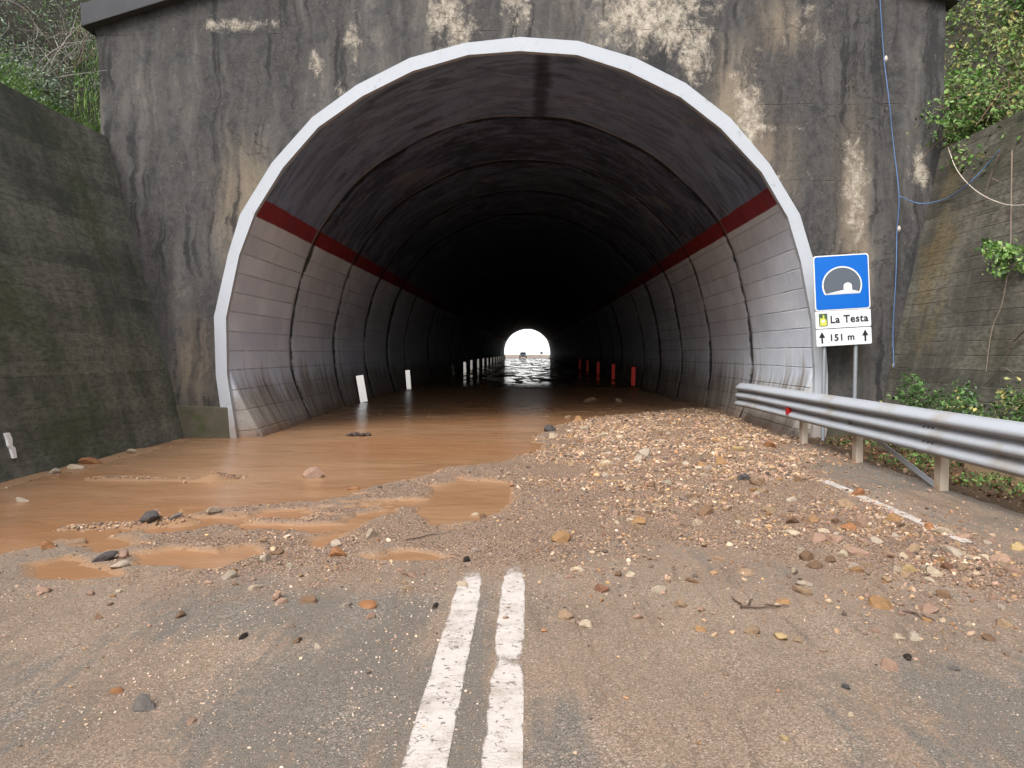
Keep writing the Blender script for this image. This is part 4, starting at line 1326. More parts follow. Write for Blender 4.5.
for yv in (11.72, 9.80, 7.82, 5.8, 3.8, 1.8):
    if pm_ is None:
        pb_ = MB()
        # a channel section: web to the road, two flanges behind
        pb_.box((0.006, 0, 0.29), (0.008, 0.12, 0.80)); pb_.box((0.05, -0.056, 0.29), (0.08, 0.008, 0.80)); pb_.box((0.05, 0.056, 0.29), (0.08, 0.008, 0.80))
        pm_ = pb_.mesh('post'); 
    o = link('post', pm_, M['post'], gr, (0, yv - 7.8, 0))
    blk = MB(); blk.box((-0.02, 0, 0.62), (0.036, 0.09, 0.30)); blk.build('spacer', M['galv'], gr, bevel=0.004, loc=(0, yv - 7.8, 0))
br = MB()
a_, b__ = Vector((0.06, 9.72 - 7.8, 0.47)), Vector((0.05, 7.90 - 7.8, 0.04))
d_ = (b__ - a_); rot = d_.to_track_quat('X', 'Z').to_matrix()
br.box((a_ + b__) / 2, (d_.length, 0.012, 0.06), rot)
br.build('brace', M['galv'], gr)
rf = MB(); rf.prism([(-0.05, 0), (0.045, 0.0), (0.0, 0.0)], 0, 0.01) if False else None
rf = MB()
pz = 0.515
rf.add([(RXF - 0.075, 11.92, pz - .065), (RXF - 0.075, 11.92, pz + .07), (RXF - 0.165, 11.90, pz + .05), (RXF - 0.165, 11.90, pz - .05),
        (RXF - 0.075, 11.95, pz - .065), (RXF - 0.075, 11.95, pz + .07), (RXF - 0.165, 11.93, pz + .05), (RXF - 0.165, 11.93, pz - .05)],
       [(0, 1, 2, 3), (7, 6, 5, 4), (0, 4, 5, 1), (1, 5, 6, 2), (2, 6, 7, 3), (3, 7, 4, 0)])
rfo = rf.build('reflector', M['red'], gr, loc=(-RXF, -7.8, 0)); rfo['label'] = 'small red reflector on the rail'

# kerb behind the rail
kb = MB(); kb.box((5.42, 2.0, 0.06), (0.34, 14.2, 0.36))
tag(kb.build('concrete_kerb', M['concrete'], bevel=0.02), 'low pale concrete drain kerb behind the guardrail', 'kerb')

# ------------------------------------------------------------------ sign
SY = 12.0
sc_ = at_y(842.5, 300, SY)
sg = empty('tunnel_sign', (sc_.x, SY, 0))
tag(sg, 'blue and white road tunnel sign on two grey poles beside the portal', 'road sign')
U = SY / F * 0.968    # metres per pixel there
zS = lambda py: H + (352 - py) * U * 1.0
zc = at_y(842, 300, SY).z
W_ = 56 * U
for dx in (-16 * U, 16 * U):
    pb_ = MB(); pb_.tube([(dx, 0.06, -0.1), (dx, 0.06, zc + 0.68)], 0.03, 14)
    pb_.build('pole', M['pole'], sg, smooth=False)
roll = Matrix.Rotation(R(-3.4), 3, 'Y')


def rounded(w_, h_, r_, n=5):
    pts = []
    for cx, cz, a0 in ((w_ / 2 - r_, h_ / 2 - r_, 0), (-w_ / 2 + r_, h_ / 2 - r_, 90), (-w_ / 2 + r_, -h_ / 2 + r_, 180), (w_ / 2 - r_, -h_ / 2 + r_, 270)):
        for k in range(n + 1):
            a = R(a0 + 90 * k / n); pts.append((cx + r_ * math.cos(a), cz + r_ * math.sin(a)))
    return pts


SZ = zc                       # pivot height of the panels


def flatpart(name, poly, y_front, thick, mat, parent, dz=0.0, dx=0.0):
    """plate with outline poly (x,z) about (dx,dz) relative to the pivot, rolled with the sign"""
    b = MB(); b.prism([(x + dx, z + dz) for x, z in poly], y_front, y_front + thick)
    b.v = [tuple((roll @ Vector(p)) + Vector((0, 0, SZ))) for p in b.v]
    return b.build(name, mat, parent)


def txt(name, s_, size, x, z, y_front, mat, parent, bold=0.012, align='LEFT', sx=1.0):
    cu = bpy.data.curves.new(name, 'FONT'); cu.body = s_; cu.size = size; cu.offset = bold * size; cu.extrude = 0.0015
    cu.align_x = align; cu.resolution_u = 3; cu.space_character = 1.08
    o = bpy.data.objects.new(name, cu); COL.objects.link(o)
    dg = bpy.context.evaluated_depsgraph_get(); me = bpy.data.meshes.new_from_object(o.evaluated_get(dg))
    bpy.data.objects.remove(o); me.name = name
    T = Matrix.Translation((0, 0, SZ)) @ roll.to_4x4() @ Matrix.Translation((x, y_front, z)) @ Matrix.Rotation(R(90), 4, 'X') @ Matrix.Diagonal((sx, 1, 1, 1))
    me.transform(T)
    return link(name, me, mat, parent)


PW1 = W_
zb = 18 * U                   # centre of the blue square over the pivot
sb = flatpart('sign_panel', rounded(PW1, 56 * U, 0.05), 0.0, 0.02, M['white'], sg, zb)
sb['label'] = 'blue square panel with tunnel symbol and white rim'
flatpart('blue_field', rounded(PW1 - 0.035, 56 * U - 0.035, 0.04), -0.0035, 0.0035, M['blue'], sb, zb)
# symbol: grey vault with white outline, white road and far mouth
def arch(rx, rz, z0, n=28, lo=-29):
    return [(rx * math.cos(R(a)), z0 + rz * math.sin(R(a))) for a in np.linspace(lo, 180 - lo, n)]
zo = zb - 0.043
flatpart('vault_outline', arch(0.312, 0.295, zo), -0.006, 0.0025, M['white'], sb)
flatpart('vault', arch(0.290, 0.272, zo + 0.002, lo=-28), -0.0085, 0.0025, M['grey'], sb)
flatpart('road_symbol', [(-0.255, zo - 0.126), (0.255, zo - 0.126), (0.25, zo - 0.11), (0.155, zo - 0.085), (0.02, zo - 0.078)], -0.011, 0.0025, M['white'], sb)
flatpart('mouth_symbol', [(0.022, zo - 0.09), (0.152, zo - 0.09)] + [(0.087 + 0.065 * math.cos(R(a)), zo - 0.02 + 0.055 * math.sin(R(a))) for a in np.linspace(0, 180, 12)], -0.0105, 0.002, M['white'], sb)
z2 = zb - 28 * U - 9.2 * U
p2 = flatpart('name_panel', rounded(PW1, 17.6 * U, 0.02), 0.002, 0.018, M['white'], sg, z2)
txt('lettering', 'La Testa', 0.165, -PW1 / 2 + 0.225, z2 - 0.055, -0.0025, M['black'], p2, 0.020, sx=0.98)
flatpart('emblem', rounded(0.135, 0.20, 0.012), -0.001, 0.003, M['emblem_dark'], p2, z2, -PW1 / 2 + 0.12)
flatpart('emblem_shape', [(-0.055, -0.09), (0.055, -0.09), (0.05, 0.0), (0.02, 0.02), (0.015, 0.075), (-0.005, 0.08), (-0.01, 0.02), (-0.05, 0.035)], -0.0035, 0.003, M['emblem'], p2, z2, -PW1 / 2 + 0.12)
flatpart('emblem_spot', rounded(0.05, 0.04, 0.012), -0.0055, 0.003, M['white'], p2, z2 - 0.02, -PW1 / 2 + 0.115)
z3 = z2 - 18.2 * U
p3 = flatpart('distance_panel', rounded(PW1, 17.2 * U, 0.02), 0.002, 0.018, M['white'], sg, z3)
txt('lettering', '151 m', 0.148, -0.235, z3 - 0.055, -0.0025, M['black'], p3, 0.024)
arrow = [(-0.014, -0.09), (0.014, -0.09), (0.014, 0.0), (0.05, 0.0), (0.0, 0.095), (-0.05, 0.0), (-0.014, 0.0)]
for dx in (-PW1 / 2 + 0.09, PW1 / 2 - 0.10):
    flatpart('arrow', arrow, -0.001, 0.003, M['black'], p3, z3, dx)
for dz in (zb, z3 + 0.1):
    cl = MB(); cl.box((0, 0.035, SZ + dz), (W_ * 0.9, 0.022, 0.04)); cl.build('rear_bracket', M['pole'], sg)

# ------------------------------------------------------------------ reflectors along the tunnel walls


def reflector(name, x, y, z0, z1, w_, lean, mat, label, group, dirty=False):
    b = MB(); h_ = z1 - z0
    poly = [(-w_ / 2, 0), (w_ / 2, 0), (w_ / 2, h_), (-w_ / 2, h_)]
    if dirty: poly = [(-w_ / 2, 0), (w_ / 2, 0.0), (w_ / 2, h_ * .35), (w_ * .2, h_ * .5), (w_ / 2, h_ * .62), (w_ * .1, h_), (-w_ / 2, h_ * .9), (-w_ * .2, h_ * .5)]
    b.prism(poly, -0.02, 0.02)
    o = b.build(name, mat, bevel=0.003, loc=(x, y, z0))
    o.rotation_euler = (-math.atan2(H - (z0 + z1) / 2, y), lean, -math.atan2(x, y))      # faces oncoming traffic
    return tag(o, label, 'reflector', group)


GW = 'white reflector strips along the left tunnel wall'
for (xa, ya, xb, yb, d, wp, lab) in (
    (357.5, 375, 362, 402, 21.5, 7.5, 'white leaning reflector strip nearest the mouth on the left tunnel wall'),
    (406, 370, 407.5, 389.5, 29.3, 4.6, 'upright white reflector strip next after the leaning one'),
):
    A_, B_ = at_y(xa, ya, d), at_y(xb, yb, d)
    reflector('reflector_strip', B_.x + .06, d, B_.z, A_.z, wp * d / F, -math.atan2(B_.x - A_.x, A_.z - B_.z), M['retro_white'], lab, GW)
A_, B_ = at_y(449.5, 363, 45), at_y(452, 376, 45)
reflector('reflector_strip', B_.x + .1, 45, B_.z, A_.z, 0.17, -0.12, M['panel_dirty'], 'broken dirty reflector strip between two clean ones on the left tunnel wall', GW, True)
A_, B_ = at_y(463, 362, 52), at_y(463.5, 373.5, 52)
reflector('reflector_strip', B_.x + .1, 52, B_.z, A_.z, 0.19, -0.02, M['retro_white'], 'white reflector strip just past the broken dirty one', GW)
for k in range(12):
    d = 60 + 8 * k
    x = lining_x(-1, 0.5) + 0.46 + 0.0 * k
    reflector('reflector_strip', x, d, 0.02, 0.80 - 0.004 * k, 0.17, 0.0, M['retro_white'], 'small far white reflector strip in the row towards the far mouth', 'far white reflector strips')
GR = 'red reflector strips along the right tunnel wall'
for k, (px, d, lab) in enumerate(((642, 32, 'red reflector strip nearest the mouth on the right tunnel wall'), (615.5, 39.5, 'red reflector strip second along the right tunnel wall'),
                                  (599.5, 48, 'dim red reflector strip third along the right tunnel wall'), (589, 56.5, 'dim red reflector strip fourth along the right tunnel wall'),
                                  (582, 65, 'faintest farthest red reflector strip on the right tunnel wall'))):
    p = at_y(px, 375, d)
    reflector('reflector_strip', min(p.x, lining_x(1, .3) - .26), d, 0.0, 0.82, 0.17, 0.02, M['retro_red'], lab, GR)
# scrap on the left wall
A_, B_ = at_plane(5, 433, LPT, LN), at_plane(13, 458, LPT, LN)
b = MB(); off = Vector((0.03, 0, 0.0))
sv = []
for t, wv, dy in ((0, .035, 0), (.25, .04, .01), (.5, .03, -.012), (.62, .036, 0.015), (1, .026, 0)):
    c = A_.lerp(B_, t)
    sv += [c + Vector((.0, -wv + dy, 0)), c + Vector((.0, wv + dy, 0)), c + Vector((.03, -wv + dy, 0)), c + Vector((.03, wv + dy, 0))]
sf = [(0, 1, 3, 2), (16, 18, 19, 17)]
for k in range(4):
    a, c = 4 * k, 4 * (k + 1)
    sf += [(a, c, c + 1, a + 1), (a + 2, a + 3, c + 3, c + 2), (a, a + 2, c + 2, c), (a + 1, c + 1, c + 3, a + 3)]
b.add(sv, sf)
tag(b.build('reflector_strip', M['panel_white']), 'bent white strip on the foot of the mossy left retaining wall', 'reflector')

# ------------------------------------------------------------------ cords


def smooth_path(pts, n=6):
    o = []
    for k in range(len(pts) - 1):
        p0, p1, p2, p3 = pts[max(k - 1, 0)], pts[k], pts[k + 1], pts[min(k + 2, len(pts) - 1)]
        for j in range(n):
            t = j / n
            o.append(0.5 * ((2 * p1) + (-p0 + p2) * t + (2 * p0 - 5 * p1 + 4 * p2 - p3) * t * t + (-p0 + 3 * p1 - 3 * p2 + p3) * t ** 3))
    return o + [pts[-1]]


cord = empty('blue_cord', at_y(894, 368, YP - 0.1))
tag(cord, 'thin blue cord hanging down the dark portal wall with a loop to the right', 'cord')
CW = [at_y(a, b, YP - 0.10 - 0.06 * (k % 2)) for k, (a, b) in enumerate(((877, -40), (880, 0), (884, 58), (889, 100), (893, 140), (899, 196), (897, 230), (896, 275), (893, 330), (894, 368)))]
inv = Vector(cord.location)
tb = MB(); tb.tube([p - inv for p in smooth_path(CW)], 0.008, 6); tb.build('main_cord', M['cable_blue'], cord, smooth=True)
CL = [at_y(899, 196, YP - .12), at_y(920, 203.5, YP - .2), at_y(945, 199, 12.0), at_plane(966, 186, RPT - Vector((.15, 0, 0)), RN), at_plane(985, 167, RPT - Vector((.06, 0, 0)), RN), at_plane(1000, 150, RPT - Vector((.06, 0, 0)), RN)]
tb = MB(); tb.tube([p - inv for p in smooth_path(CL)], 0.008, 6); tb.build('side_loop', M['cable_blue'], cord, smooth=True)
for a, b in ((886, 59), (899, 229), (894, 366)):
    p = at_y(a, b, YP - .1) - inv
    kb = MB(); kb.tube([p + Vector((0, 0, -.05)), p + Vector((0, 0, 0)), p + Vector((0.0, 0, .05))], [0.012, 0.032, 0.012], 7); kb.build('knot', M['cable_pale'], cord, smooth=True)
CP = [at_plane(a, b, RPT - Vector((.10, 0, 0)), RN) for a, b in ((948, 147), (957, 170), (975, 190), (1000, 203), (1024, 205), (1060, 198), (1110, 180))]
tb = MB(); tb.tube([p - CP[0] for p in smooth_path(CP)], 0.008, 6)
tag(tb.build('pale_cord', M['cable_pale'], smooth=True, loc=CP[0]), 'pale cord sagging across the top of the right retaining wall', 'cord')

# ------------------------------------------------------------------ plants
GREENS = [lin(c) for c in ((82, 118, 52), (104, 142, 68), (66, 96, 46), (126, 160, 86), (142, 168, 104))]
OLIVE = [lin(c) for c in ((98, 108, 62), (124, 136, 80), (78, 88, 52), (150, 154, 98), (168, 160, 98))]
SILVER = [lin(c) for c in ((116, 134, 114), (140, 156, 134), (94, 112, 94), (160, 172, 152))]
BARK = [lin(c) for c in ((112, 100, 90), (92, 80, 72), (136, 122, 110))]


def leaf_mesh(name, C, size, cols, up=0.5, slim=0.55, jit=0.4):
    """one bent leaf per centre"""
    n_ = len(C); C = np.asarray(C)
    nrm = rng.normal(size=(n_, 3)); nrm[:, 2] = np.abs(nrm[:, 2]) * (0.6 + up); nrm[:, 1] -= 0.3
    nrm /= np.linalg.norm(nrm, axis=1, keepdims=True)
    t = rng.normal(size=(n_, 3)); t -= (t * nrm).sum(1, keepdims=True) * nrm; t /= np.linalg.norm(t, axis=1, keepdims=True)
    b = np.cross(nrm, t); s_ = size * (1 + jit * rng.normal(size=(n_, 1))).clip(0.4, 1.9)
    P = [C - t * s_ * .5, C - t * s_ * .1 + b * s_ * slim * .5, C + t * s_ * .5 - nrm * s_ * .12, C - t * s_ * .1 - b * s_ * slim * .5, C + nrm * s_ * 0.06]
    V = np.stack(P, 1).reshape(-1, 3)
    k = np.arange(n_)[:, None] * 5
    Fc = np.concatenate([k + np.array([[0, 1, 4]]), k + np.array([[1, 2, 4]]), k + np.array([[2, 3, 4]]), k + np.array([[3, 0, 4]])])
    cc = np.array(cols)[rng.integers(0, len(cols), n_)] * rng.uniform(0.65, 1.25, (n_, 1))
    return np_mesh(name, V, Fc, np.repeat(cc, 5, axis=0), smooth=False)


def tube_np(name, paths, cols):
    mb = MB(); cl = []
    for pts, rs in paths:
        b0 = len(mb.v); mb.tube(pts, rs, 5, cap=False)
        c = np.array(random.choice(cols)) * random.uniform(0.7, 1.25); cl += [c] * (len(mb.v) - b0)
    me = bpy.data.meshes.new(name); me.from_pydata(mb.v, [], mb.f)
    a = me.color_attributes.new('col', 'FLOAT_COLOR', 'POINT')
    arr_ = np.ones((len(mb.v), 4), np.float32); arr_[:, :3] = np.array(cl)
    a.data.foreach_set('color', arr_.ravel())
    return me


def shrub(name, base, tips, nleaf, leaf, cols, label, cat='shrub', group=None, spread=0.18, r0=0.012, dry=0.0, slim=0.55, sub=3, droop=0.0):
    """stems from the base to the tips, leaves gathered round the side twigs"""
    base = Vector(base); root = empty(name, base)
    paths = []; C = []
    for tp in tips:
        tp = Vector(tp) - base
        st = Vector((random.gauss(0, .05), random.gauss(0, .05), 0))
        mid_ = st.lerp(tp, .5) + Vector((random.gauss(0, .08), random.gauss(0, .08), random.uniform(0, .12) + droop))
        pts = smooth_path([st, mid_, tp], 5)
        paths.append((pts, [r0 * (1 - .75 * k / (len(pts) - 1)) for k in range(len(pts))]))
        for s_ in range(sub):
            k = random.randint(3, len(pts) - 1)
            d = Vector((random.gauss(0, 1), random.gauss(0, 1), random.gauss(.2, .8))).normalized()
            L = random.uniform(.6, 1.6) * spread * 1.6
            sp_ = rough_path(pts[k], d, L, 4, .25)
            paths.append((sp_, [r0 * .4, r0 * .35, r0 * .3, r0 * .22, r0 * .15]))
            if random.random() >= dry:
                C += [(sp_[random.randint(1, 4)] + Vector((random.gauss(0, 1), random.gauss(0, 1), random.gauss(0, 1))) * spread * .45) for _ in range(nleaf // (len(tips) * (sub + 1)))]
        if random.random() >= dry:
            C += [(pts[random.randint(len(pts) // 2, len(pts) - 1)] + Vector((random.gauss(0, 1), random.gauss(0, 1), random.gauss(0, 1))) * spread * .5) for _ in range(nleaf // (len(tips) * (sub + 1)))]
    link('stems', tube_np('stems', paths, BARK), M['twig'], root)
    if C: link('foliage', leaf_mesh('foliage', [tuple(c) for c in C], leaf, cols, slim=slim, jit=.55), M['leaf'], root)
    return tag(root, label, cat, group)


WEED = [lin(c) for c in ((66, 98, 50), (84, 120, 62), (56, 84, 44), (104, 138, 80), (78, 96, 52))]
# weeds between the guardrail and the right wall
def weed(px, py_top, y, n, leaf, cols, label, wid=0.35, cat='plant', nt=9):
    t = at_y(px, py_top, y); x = min(t.x, 5.95 + 0.2 * t.z)
    tips = [(x + random.gauss(0, wid * .5), y + random.gauss(0, wid * .6), max(0.15, t.z * random.uniform(.55, 1.0))) for _ in range(nt)]
    tips = [(min(a, 5.88 + 0.215 * c), b, c) for a, b, c in tips]
    return shrub('weed', (min(x, 5.78), y, 0.04), tips, n, leaf, cols, label, cat, 'weeds at the foot of the right wall', spread=.13, r0=.006)


weed(918, 368, 11.0, 420, .055, WEED, 'tall upright green weed against the right wall, nearest the sign', .12, nt=5)
weed(950, 392, 10.2, 1700, .045, WEED, 'bushy green weed behind the rail beside the tall upright weed', .4)
weed(985, 390, 9.6, 1800, .045, WEED + SILVER[:1], 'wide blue green weed above the rail splice plate', .42)
weed(1012, 386, 9.0, 1400, .045, WEED + OLIVE[3:], 'yellowish green weed above the rail near the frame edge', .35)
weed(1050, 384, 8.2, 1200, .045, WEED, 'green weed behind the rail just outside the frame edge', .4)
weed(872, 402, 11.6, 300, .06, OLIVE, 'small olive weed at the foot of the sign pole', .22, nt=6)
weed(893, 425, 10.6, 300, .055, GREENS[:3] + OLIVE, 'low weed under the rail between the two middle posts', .3, nt=7)

# tuft growing from the wall and creepers on it
WP = lambda a, b, o=.06: at_plane(a, b, RPT - Vector((o, 0, 0)), RN)
bp = WP(1012, 262, .0)
shrub('wall_plant', bp, [WP(990, 246, .2), WP(998, 258, .25), WP(1004, 270, .25), WP(1018, 256, .2), WP(1008, 244, .15)], 330, .075, GREENS[1:], 'small leafy plant growing out of the right retaining wall', 'plant', spread=.1, r0=.006)
for pts, lab in (([(1012, 150), (1011, 215), (1010, 250), (1003, 300), (992, 330), (986, 372)], 'dry grey creeper stem winding down the right retaining wall'),
                 ([(1040, 320), (1015, 340), (1000, 368), (985, 385)], 'short dry stem leaning across the right wall above the weeds'),
                 ([(1000, 152), (990, 178), (984, 200)], 'thin dark twig hanging from the bank over the right wall')):
    P = [WP(a, b, .05) for a, b in pts]; paths = [([p - P[0] for p in smooth_path(P)], [.011 - .006 * k / (6 * (len(P) - 1)) for k in range(6 * (len(P) - 1) + 1)])]
    for k in range(3):
        s_ = random.choice(paths[0][0][3:]); paths.append((rough_path(s_, (-.02, random.choice((-1, 1)), random.uniform(-.2, 1)), random.uniform(.2, .5), 4, .2), [.005, .005, .004, .003, .002]))
    tag(link('creeper_stem', tube_np('creeper_stem', paths, BARK), M['twig'], None, P[0]), lab, 'creeper')

# bushes spilling over the right wall
RB = [((7.25, 12.1, 4.9), 'green leafy bush spilling over the corner of the right wall and portal', GREENS, 0.0),
      ((7.5, 11.2, 5.0), 'tangled bush of red brown stems above the right wall', GREENS + OLIVE, 0.35),
      ((7.4, 10.2, 4.9), 'dense bush drooping over the right wall at the frame edge', GREENS[1:] + OLIVE[:2], 0.1),
      ((8.2, 12.3, 6.0), 'yellow green bush high on the bank right of the portal', OLIVE + GREENS[3:], 0.1),
      ((8.4, 11.0, 6.2), 'olive bush high on the right bank at the frame edge', OLIVE + GREENS[:2], 0.2),
      ((9.3, 12.6, 7.3), 'pale yellow bush topmost on the right bank', OLIVE[1:] + GREENS[3:], 0.1),
      ((8.6, 9.4, 6.2), 'green bush on the right bank nearest the camera', GREENS, 0.1),
      ((7.45, 8.9, 4.9), 'green bush over the right wall nearest the camera', GREENS, 0.1),
      ((9.2, 13.6, 7.6), 'dark green bush behind the right end of the portal', GREENS[:3], 0.0)]
for (bx, by, bz), lab, cols, dry in RB:
    tips = []
    for k in range(16):
        a = random.uniform(0, 6.28); rad = random.uniform(.2, .85)
        tips.append((bx + math.cos(a) * rad - .15, by + math.sin(a) * rad, bz + random.uniform(-.15, .9)))
    if bz < 5.1:
        for k in range(12):
            dz_ = random.uniform(.0, .95) if by < 11.5 else random.uniform(-.3, .45)
            tips.append((min(bx, 7.3) - random.uniform(.25, .5) - .2 * dz_, min(by + random.uniform(-.7, .5), YP - .25), bz - dz_))
    shrub('bank_bush', (bx, by, bz - .1), tips, 2100, .07, cols, lab, 'bush', 'bushes on the right bank', spread=.22, r0=.012, dry=dry, sub=4)
# bare brambles
for (bx, by, bz), lab in (((7.2, 11.9, 5.1), 'bare reddish brambles crossing the corner above the right wall'), ((7.35, 10.9, 5.2), 'bare pale brambles hanging over the middle of the right wall')):
    paths = []
    for k in range(14):
        st = Vector((random.uniform(-.1, .4), random.uniform(-.6, .6), random.uniform(0, .4)))
        pts = rough_path(st, (-.35, random.choice((-1, 1)) * random.uniform(.4, 1), random.uniform(-.25, .5)), random.uniform(.7, 1.5), 8, .18)
        pts = [Vector((p.x, p.y, p.z - .08 * k2 * k2 / 8)) for k2, p in enumerate(pts)]
        paths.append((pts, [.007 - .0006 * j for j in range(9)]))
    tag(link('bramble', tube_np('bramble', paths, [lin((142, 108, 96)), lin((168, 150, 140)), lin((120, 92, 80))]), M['twig'], None, (bx, by, bz)), lab, 'brambles')

# left bank: grass, grey green shrubs, dead branches
n_ = 90000
gx = LX1 - 0.42 - 6.5 * rng.random(n_) ** 1.4; gy = 7.5 + 8.5 * rng.random(n_)
zz = hill_z(gx, gy)
keep = rng.random(n_) < np.clip(1.2 - (LX1 - gx) / 1.7, 0.03, 1) * np.where(gy > 13, .5, 1) * (0.35 + 0.9 * fbm(gx, gy, 1.3, 3, 14))
gx, gy, zz = gx[keep], gy[keep], zz[keep]; n_ = len(gx)
hgt = (0.12 + 0.22 * rng.random(n_)); a = rng.random(n_) * 6.28; ln_ = rng.normal(size=(n_, 2)) * 0.45
wv = 0.007
B0 = np.stack([gx - np.cos(a) * wv, gy - np.sin(a) * wv, zz - .02], -1); B1 = np.stack([gx + np.cos(a) * wv, gy + np.sin(a) * wv, zz - .02], -1)
M0 = np.stack([gx + ln_[:, 0] * hgt * .35 - np.cos(a) * wv * .7, gy + ln_[:, 1] * hgt * .35 - np.sin(a) * wv * .7, zz + hgt * .6], -1)
M1 = M0 + np.stack([np.cos(a) * wv * 1.4, np.sin(a) * wv * 1.4, 0 * a], -1)
T0 = np.stack([gx + ln_[:, 0] * hgt, gy + ln_[:, 1] * hgt, zz + hgt * .95], -1)
V = np.stack([B0, B1, M0, M1, T0], 1).reshape(-1, 3); k = np.arange(n_)[:, None] * 5
Fc = np.concatenate([k + np.array([[0, 1, 3]]), k + np.array([[0, 3, 2]]), k + np.array([[2, 3, 4]])])
gc = np.array([lin(c) for c in ((112, 152, 70), (132, 168, 84), (92, 130, 60), (154, 172, 112))])[rng.integers(0, 4, n_)] * rng.uniform(.7, 1.2, (n_, 1))
tag(link('grass', np_mesh('grass', V, Fc, np.repeat(gc, 5, axis=0)), M['leaf']), 'bright green grass on the bank above the mossy left wall', 'grass', kind='stuff')

LB = [((-8.1, 12.6, None), SILVER, .15, .8, 'grey green bush against the left end of the portal wall'),
      ((-8.8, 11.6, None), SILVER + GREENS[:1], .1, .7, 'silvery bush in the middle of the left bank'),
      ((-9.8, 12.4, None), SILVER, .4, 1.2, 'sparse grey bush behind the silvery bush on the left bank'),
      ((-9.0, 10.3, None), GREENS[:2] + SILVER, .0, .6, 'green bush on the left bank at the frame edge'),
      ((-10.5, 11.2, None), SILVER + OLIVE, .3, 1.1, 'tall thin leaved bush at the upper left frame edge'),
      ((-11.5, 12.8, None), OLIVE, .5, 1.6, 'mostly bare bush high on the left bank'),
      ((-8.6, 14.2, None), SILVER + OLIVE[:1], .55, 1.5, 'mostly bare bush behind the left end of the coping'),
      ((-12.5, 14.5, None), GREENS[:3], .2, 1.6, 'dark bush farthest up the left slope')]
for (bx, by, _), cols, dry, hh, lab in LB:
    bz = float(hill_z(np.array([bx]), np.array([by]))[0])
    tips = [(bx + random.gauss(0, .45) * hh, by + random.gauss(0, .4) * hh, bz + random.uniform(.3, 1.0) * hh) for _ in range(16)]
    shrub('bank_bush', (bx, by, bz - .05), tips, 1500, .055, cols, lab, 'bush', 'bushes on the left bank', spread=.2 * max(.8, hh), r0=.012, dry=dry, sub=4, slim=.35)
for (bx, by), lab in (((-9.6, 13.2), 'grey dead branches crossing the upper left bank'), ((-8.5, 12.9), 'pale dead twigs beside the left end of the portal wall'),
                      ((-11.2, 12.2), 'dead branch fan at the upper left frame edge')):
    bz = float(hill_z(np.array([bx]), np.array([by]))[0]); paths = []
    for k in range(13):
        pts = rough_path((random.gauss(0, .15), random.gauss(0, .15), 0), (random.gauss(0, .8), random.gauss(-.2, .5), random.uniform(.3, 1)), random.uniform(1.0, 2.2), 9, .16)
        paths.append((pts, [.016 - .0014 * j for j in range(10)]))
        for s_ in range(3):
            paths.append((rough_path(random.choice(pts[3:]), (random.gauss(0, 1), random.gauss(0, .6), random.gauss(.2, .6)), random.uniform(.3, .8), 4, .2), [.006, .005, .004, .003, .002]))
    tag(link('dead_branches', tube_np('dead_branches', paths, [lin((136, 130, 124)), lin((108, 100, 94)), lin((158, 152, 146))]), M['twig'], None, (bx, by, bz)), lab, 'dead branches')

# undergrowth clothing both banks
n_ = 26000
ux = RX1 + .35 + 4.2 * rng.random(n_) ** 1.3; uy = 8.0 + 8.5 * rng.random(n_)
k_ = ~((ux < RC.x + .2) & (uy > YP - .2))
ux, uy = ux[k_], uy[k_]; n_ = len(ux); cl_ = fbm(ux, uy, 1.4, 4, 63)
uz = hill_z(ux, uy) + (.05 + .55 * rng.random(n_)) * sstep(.35, .6, cl_) * 1.2
tag(link('undergrowth', leaf_mesh('undergrowth', np.stack([ux, uy, uz], -1), .075, GREENS + OLIVE, up=.3), M['leaf']), 'tangled green undergrowth covering the bank right of the portal', 'undergrowth', kind='stuff')
n_ = 42000
ux = LX1 - .45 - 6.5 * rng.random(n_) ** 1.3; uy = 9.5 + 11 * rng.random(n_)
cl_ = fbm(ux, uy, 1.1, 4, 66); k_ = (cl_ > .38) | (uy > 13.0)
ux, uy, cl_ = ux[k_], uy[k_], cl_[k_]; n_ = len(ux)
uz = hill_z(ux, uy) + .75 * rng.random(n_) * sstep(.38, .62, cl_)
tag(link('undergrowth', leaf_mesh('undergrowth', np.stack([ux, uy, uz], -1), .06, SILVER * 2 + GREENS[:2] + OLIVE[:2] + BARK[:1], up=.3, slim=.35), M['leaf']), 'grey green scrub covering the slope above the left bank', 'undergrowth', kind='stuff')

# leaf litter and low growth on the verge
n_ = 2600
lx = 4.55 + 1.25 * rng.random(n_); ly = 5 + 7.3 * rng.random(n_)
lz = ground(lx, ly)[0] + .01 + .03 * rng.random(n_)
k_ = ~((lx > 5.22) & (lx < 5.62) & (ly < 9.2))
brn = [lin(c) for c in ((96, 66, 46), (124, 88, 60), (72, 54, 42), (142, 110, 80), (70, 74, 44))]
tag(link('leaf_litter', leaf_mesh('leaf_litter', np.stack([lx, ly, lz], -1)[k_], .05, brn, up=1.2), M['leaf']), 'brown leaf litter on the damp verge behind the guardrail', 'leaf litter', kind='stuff')
n_ = 3000
lx = 4.5 + 1.2 * rng.random(n_) ; ly = 6.5 + 5.7 * rng.random(n_)
k_ = (fbm(lx, ly, 1.8, 3, 44) > .52) & ~((lx > 5.22) & (lx < 5.62) & (ly < 9.2))
lx, ly = lx[k_], ly[k_]; n_ = len(lx); lz = ground(lx, ly)[0] + .10 * rng.random(n_)
tag(link('ground_cover', leaf_mesh('ground_cover', np.stack([lx, ly, lz], -1), .045, GREENS[:3] + OLIVE[:3], up=.8), M['leaf']), 'low green ground cover on the verge under the guardrail', 'ground cover', kind='stuff')

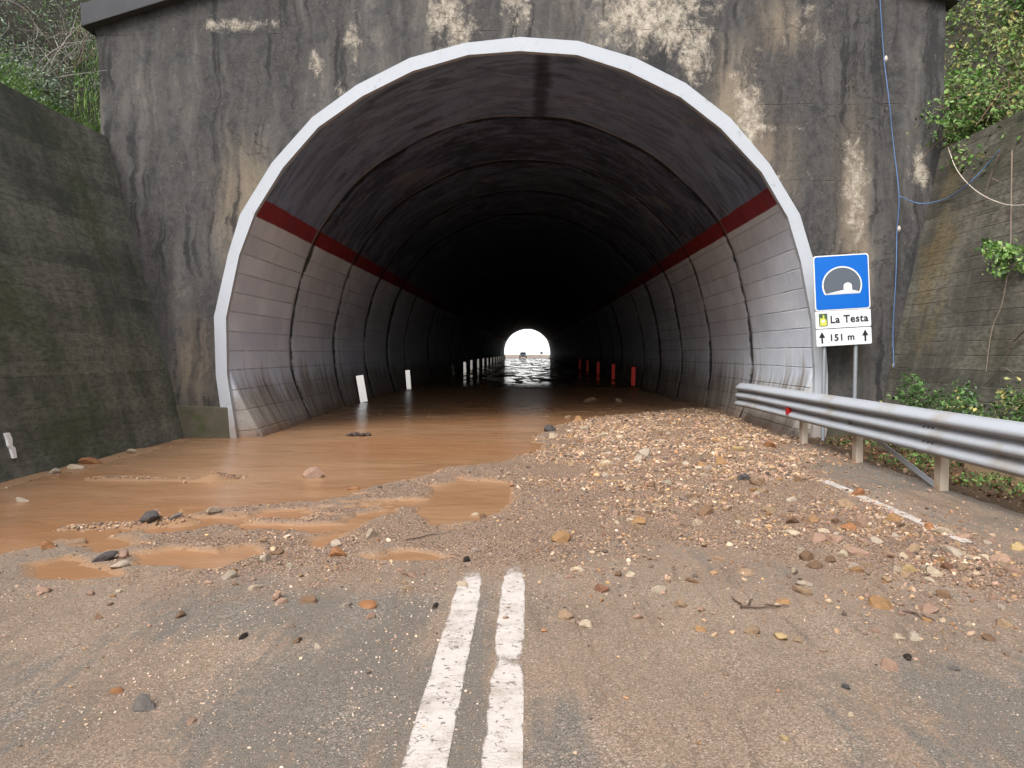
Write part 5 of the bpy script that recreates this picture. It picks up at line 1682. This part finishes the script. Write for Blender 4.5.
# ------------------------------------------------------------------ beyond the far mouth: a car and a small sign
cx = at_y(523, 355, 176).x
car = empty('car', (cx, 176, 0.02)); tag(car, 'small dark car on the wet road beyond the far tunnel mouth', 'car')
cbm = MB()
side = [(-.80, .30), (.80, .30), (.84, .55), (.82, .86), (-.82, .86), (-.84, .55)]
cbm.prism(side, -1.95, 1.95); cbm.build('body', M['car_paint'], car, bevel=0.06)
cbm = MB(); V = [(-.76, -.95, .862), (.76, -.95, .862), (.76, 1.6, .862), (-.76, 1.6, .862), (-.6, -.35, 1.42), (.6, -.35, 1.42), (.6, 1.15, 1.42), (-.6, 1.15, 1.42)]
cbm.add(V, [(0, 1, 5, 4), (1, 2, 6, 5), (2, 3, 7, 6), (3, 0, 4, 7), (4, 5, 6, 7), (3, 2, 1, 0)]); cbm.build('cabin', M['car_paint'], car, bevel=0.04)
cbm = MB(); cbm.add([(-.64, -.88, .93), (.64, -.88, .93), (.54, -.45, 1.35), (-.54, -.45, 1.35), (-.64, -.86, .93), (.64, -.86, .93), (.54, -.43, 1.35), (-.54, -.43, 1.35)],
                    [(0, 1, 2, 3), (7, 6, 5, 4), (0, 4, 5, 1), (1, 5, 6, 2), (2, 6, 7, 3), (3, 7, 4, 0)]); cbm.build('windscreen', M['car_glass'], car)
wm = MB(); wm.tube([(-.1, 0, 0), (.1, 0, 0)], .31, 18); wmm = wm.mesh('wheel')
for x in (-.74, .74):
    for yv in (-1.25, 1.25): link('wheel', wmm, M['rubber'], car, (x, yv, .31))
for x in (-.6, .6):
    hm = MB(); hm.box((x, -1.955, .68), (.3, .03, .14)); hm.build('headlight', M['lamp_lens'], car, bevel=.01)
p = at_y(541.5, 353, 182)
fs = empty('road_sign', (p.x, 182, 0.0)); tag(fs, 'tiny dark road sign beyond the far tunnel mouth', 'road sign')
b = MB(); b.prism(rounded(.62, .62, .05), -.02, .02); b.build('sign_panel', M['grey'], fs, loc=(0, 0, p.z))
b = MB(); b.tube([(0, .05, -.1), (0, .05, p.z + .25)], .03, 8); b.build('pole', M['pole'], fs)
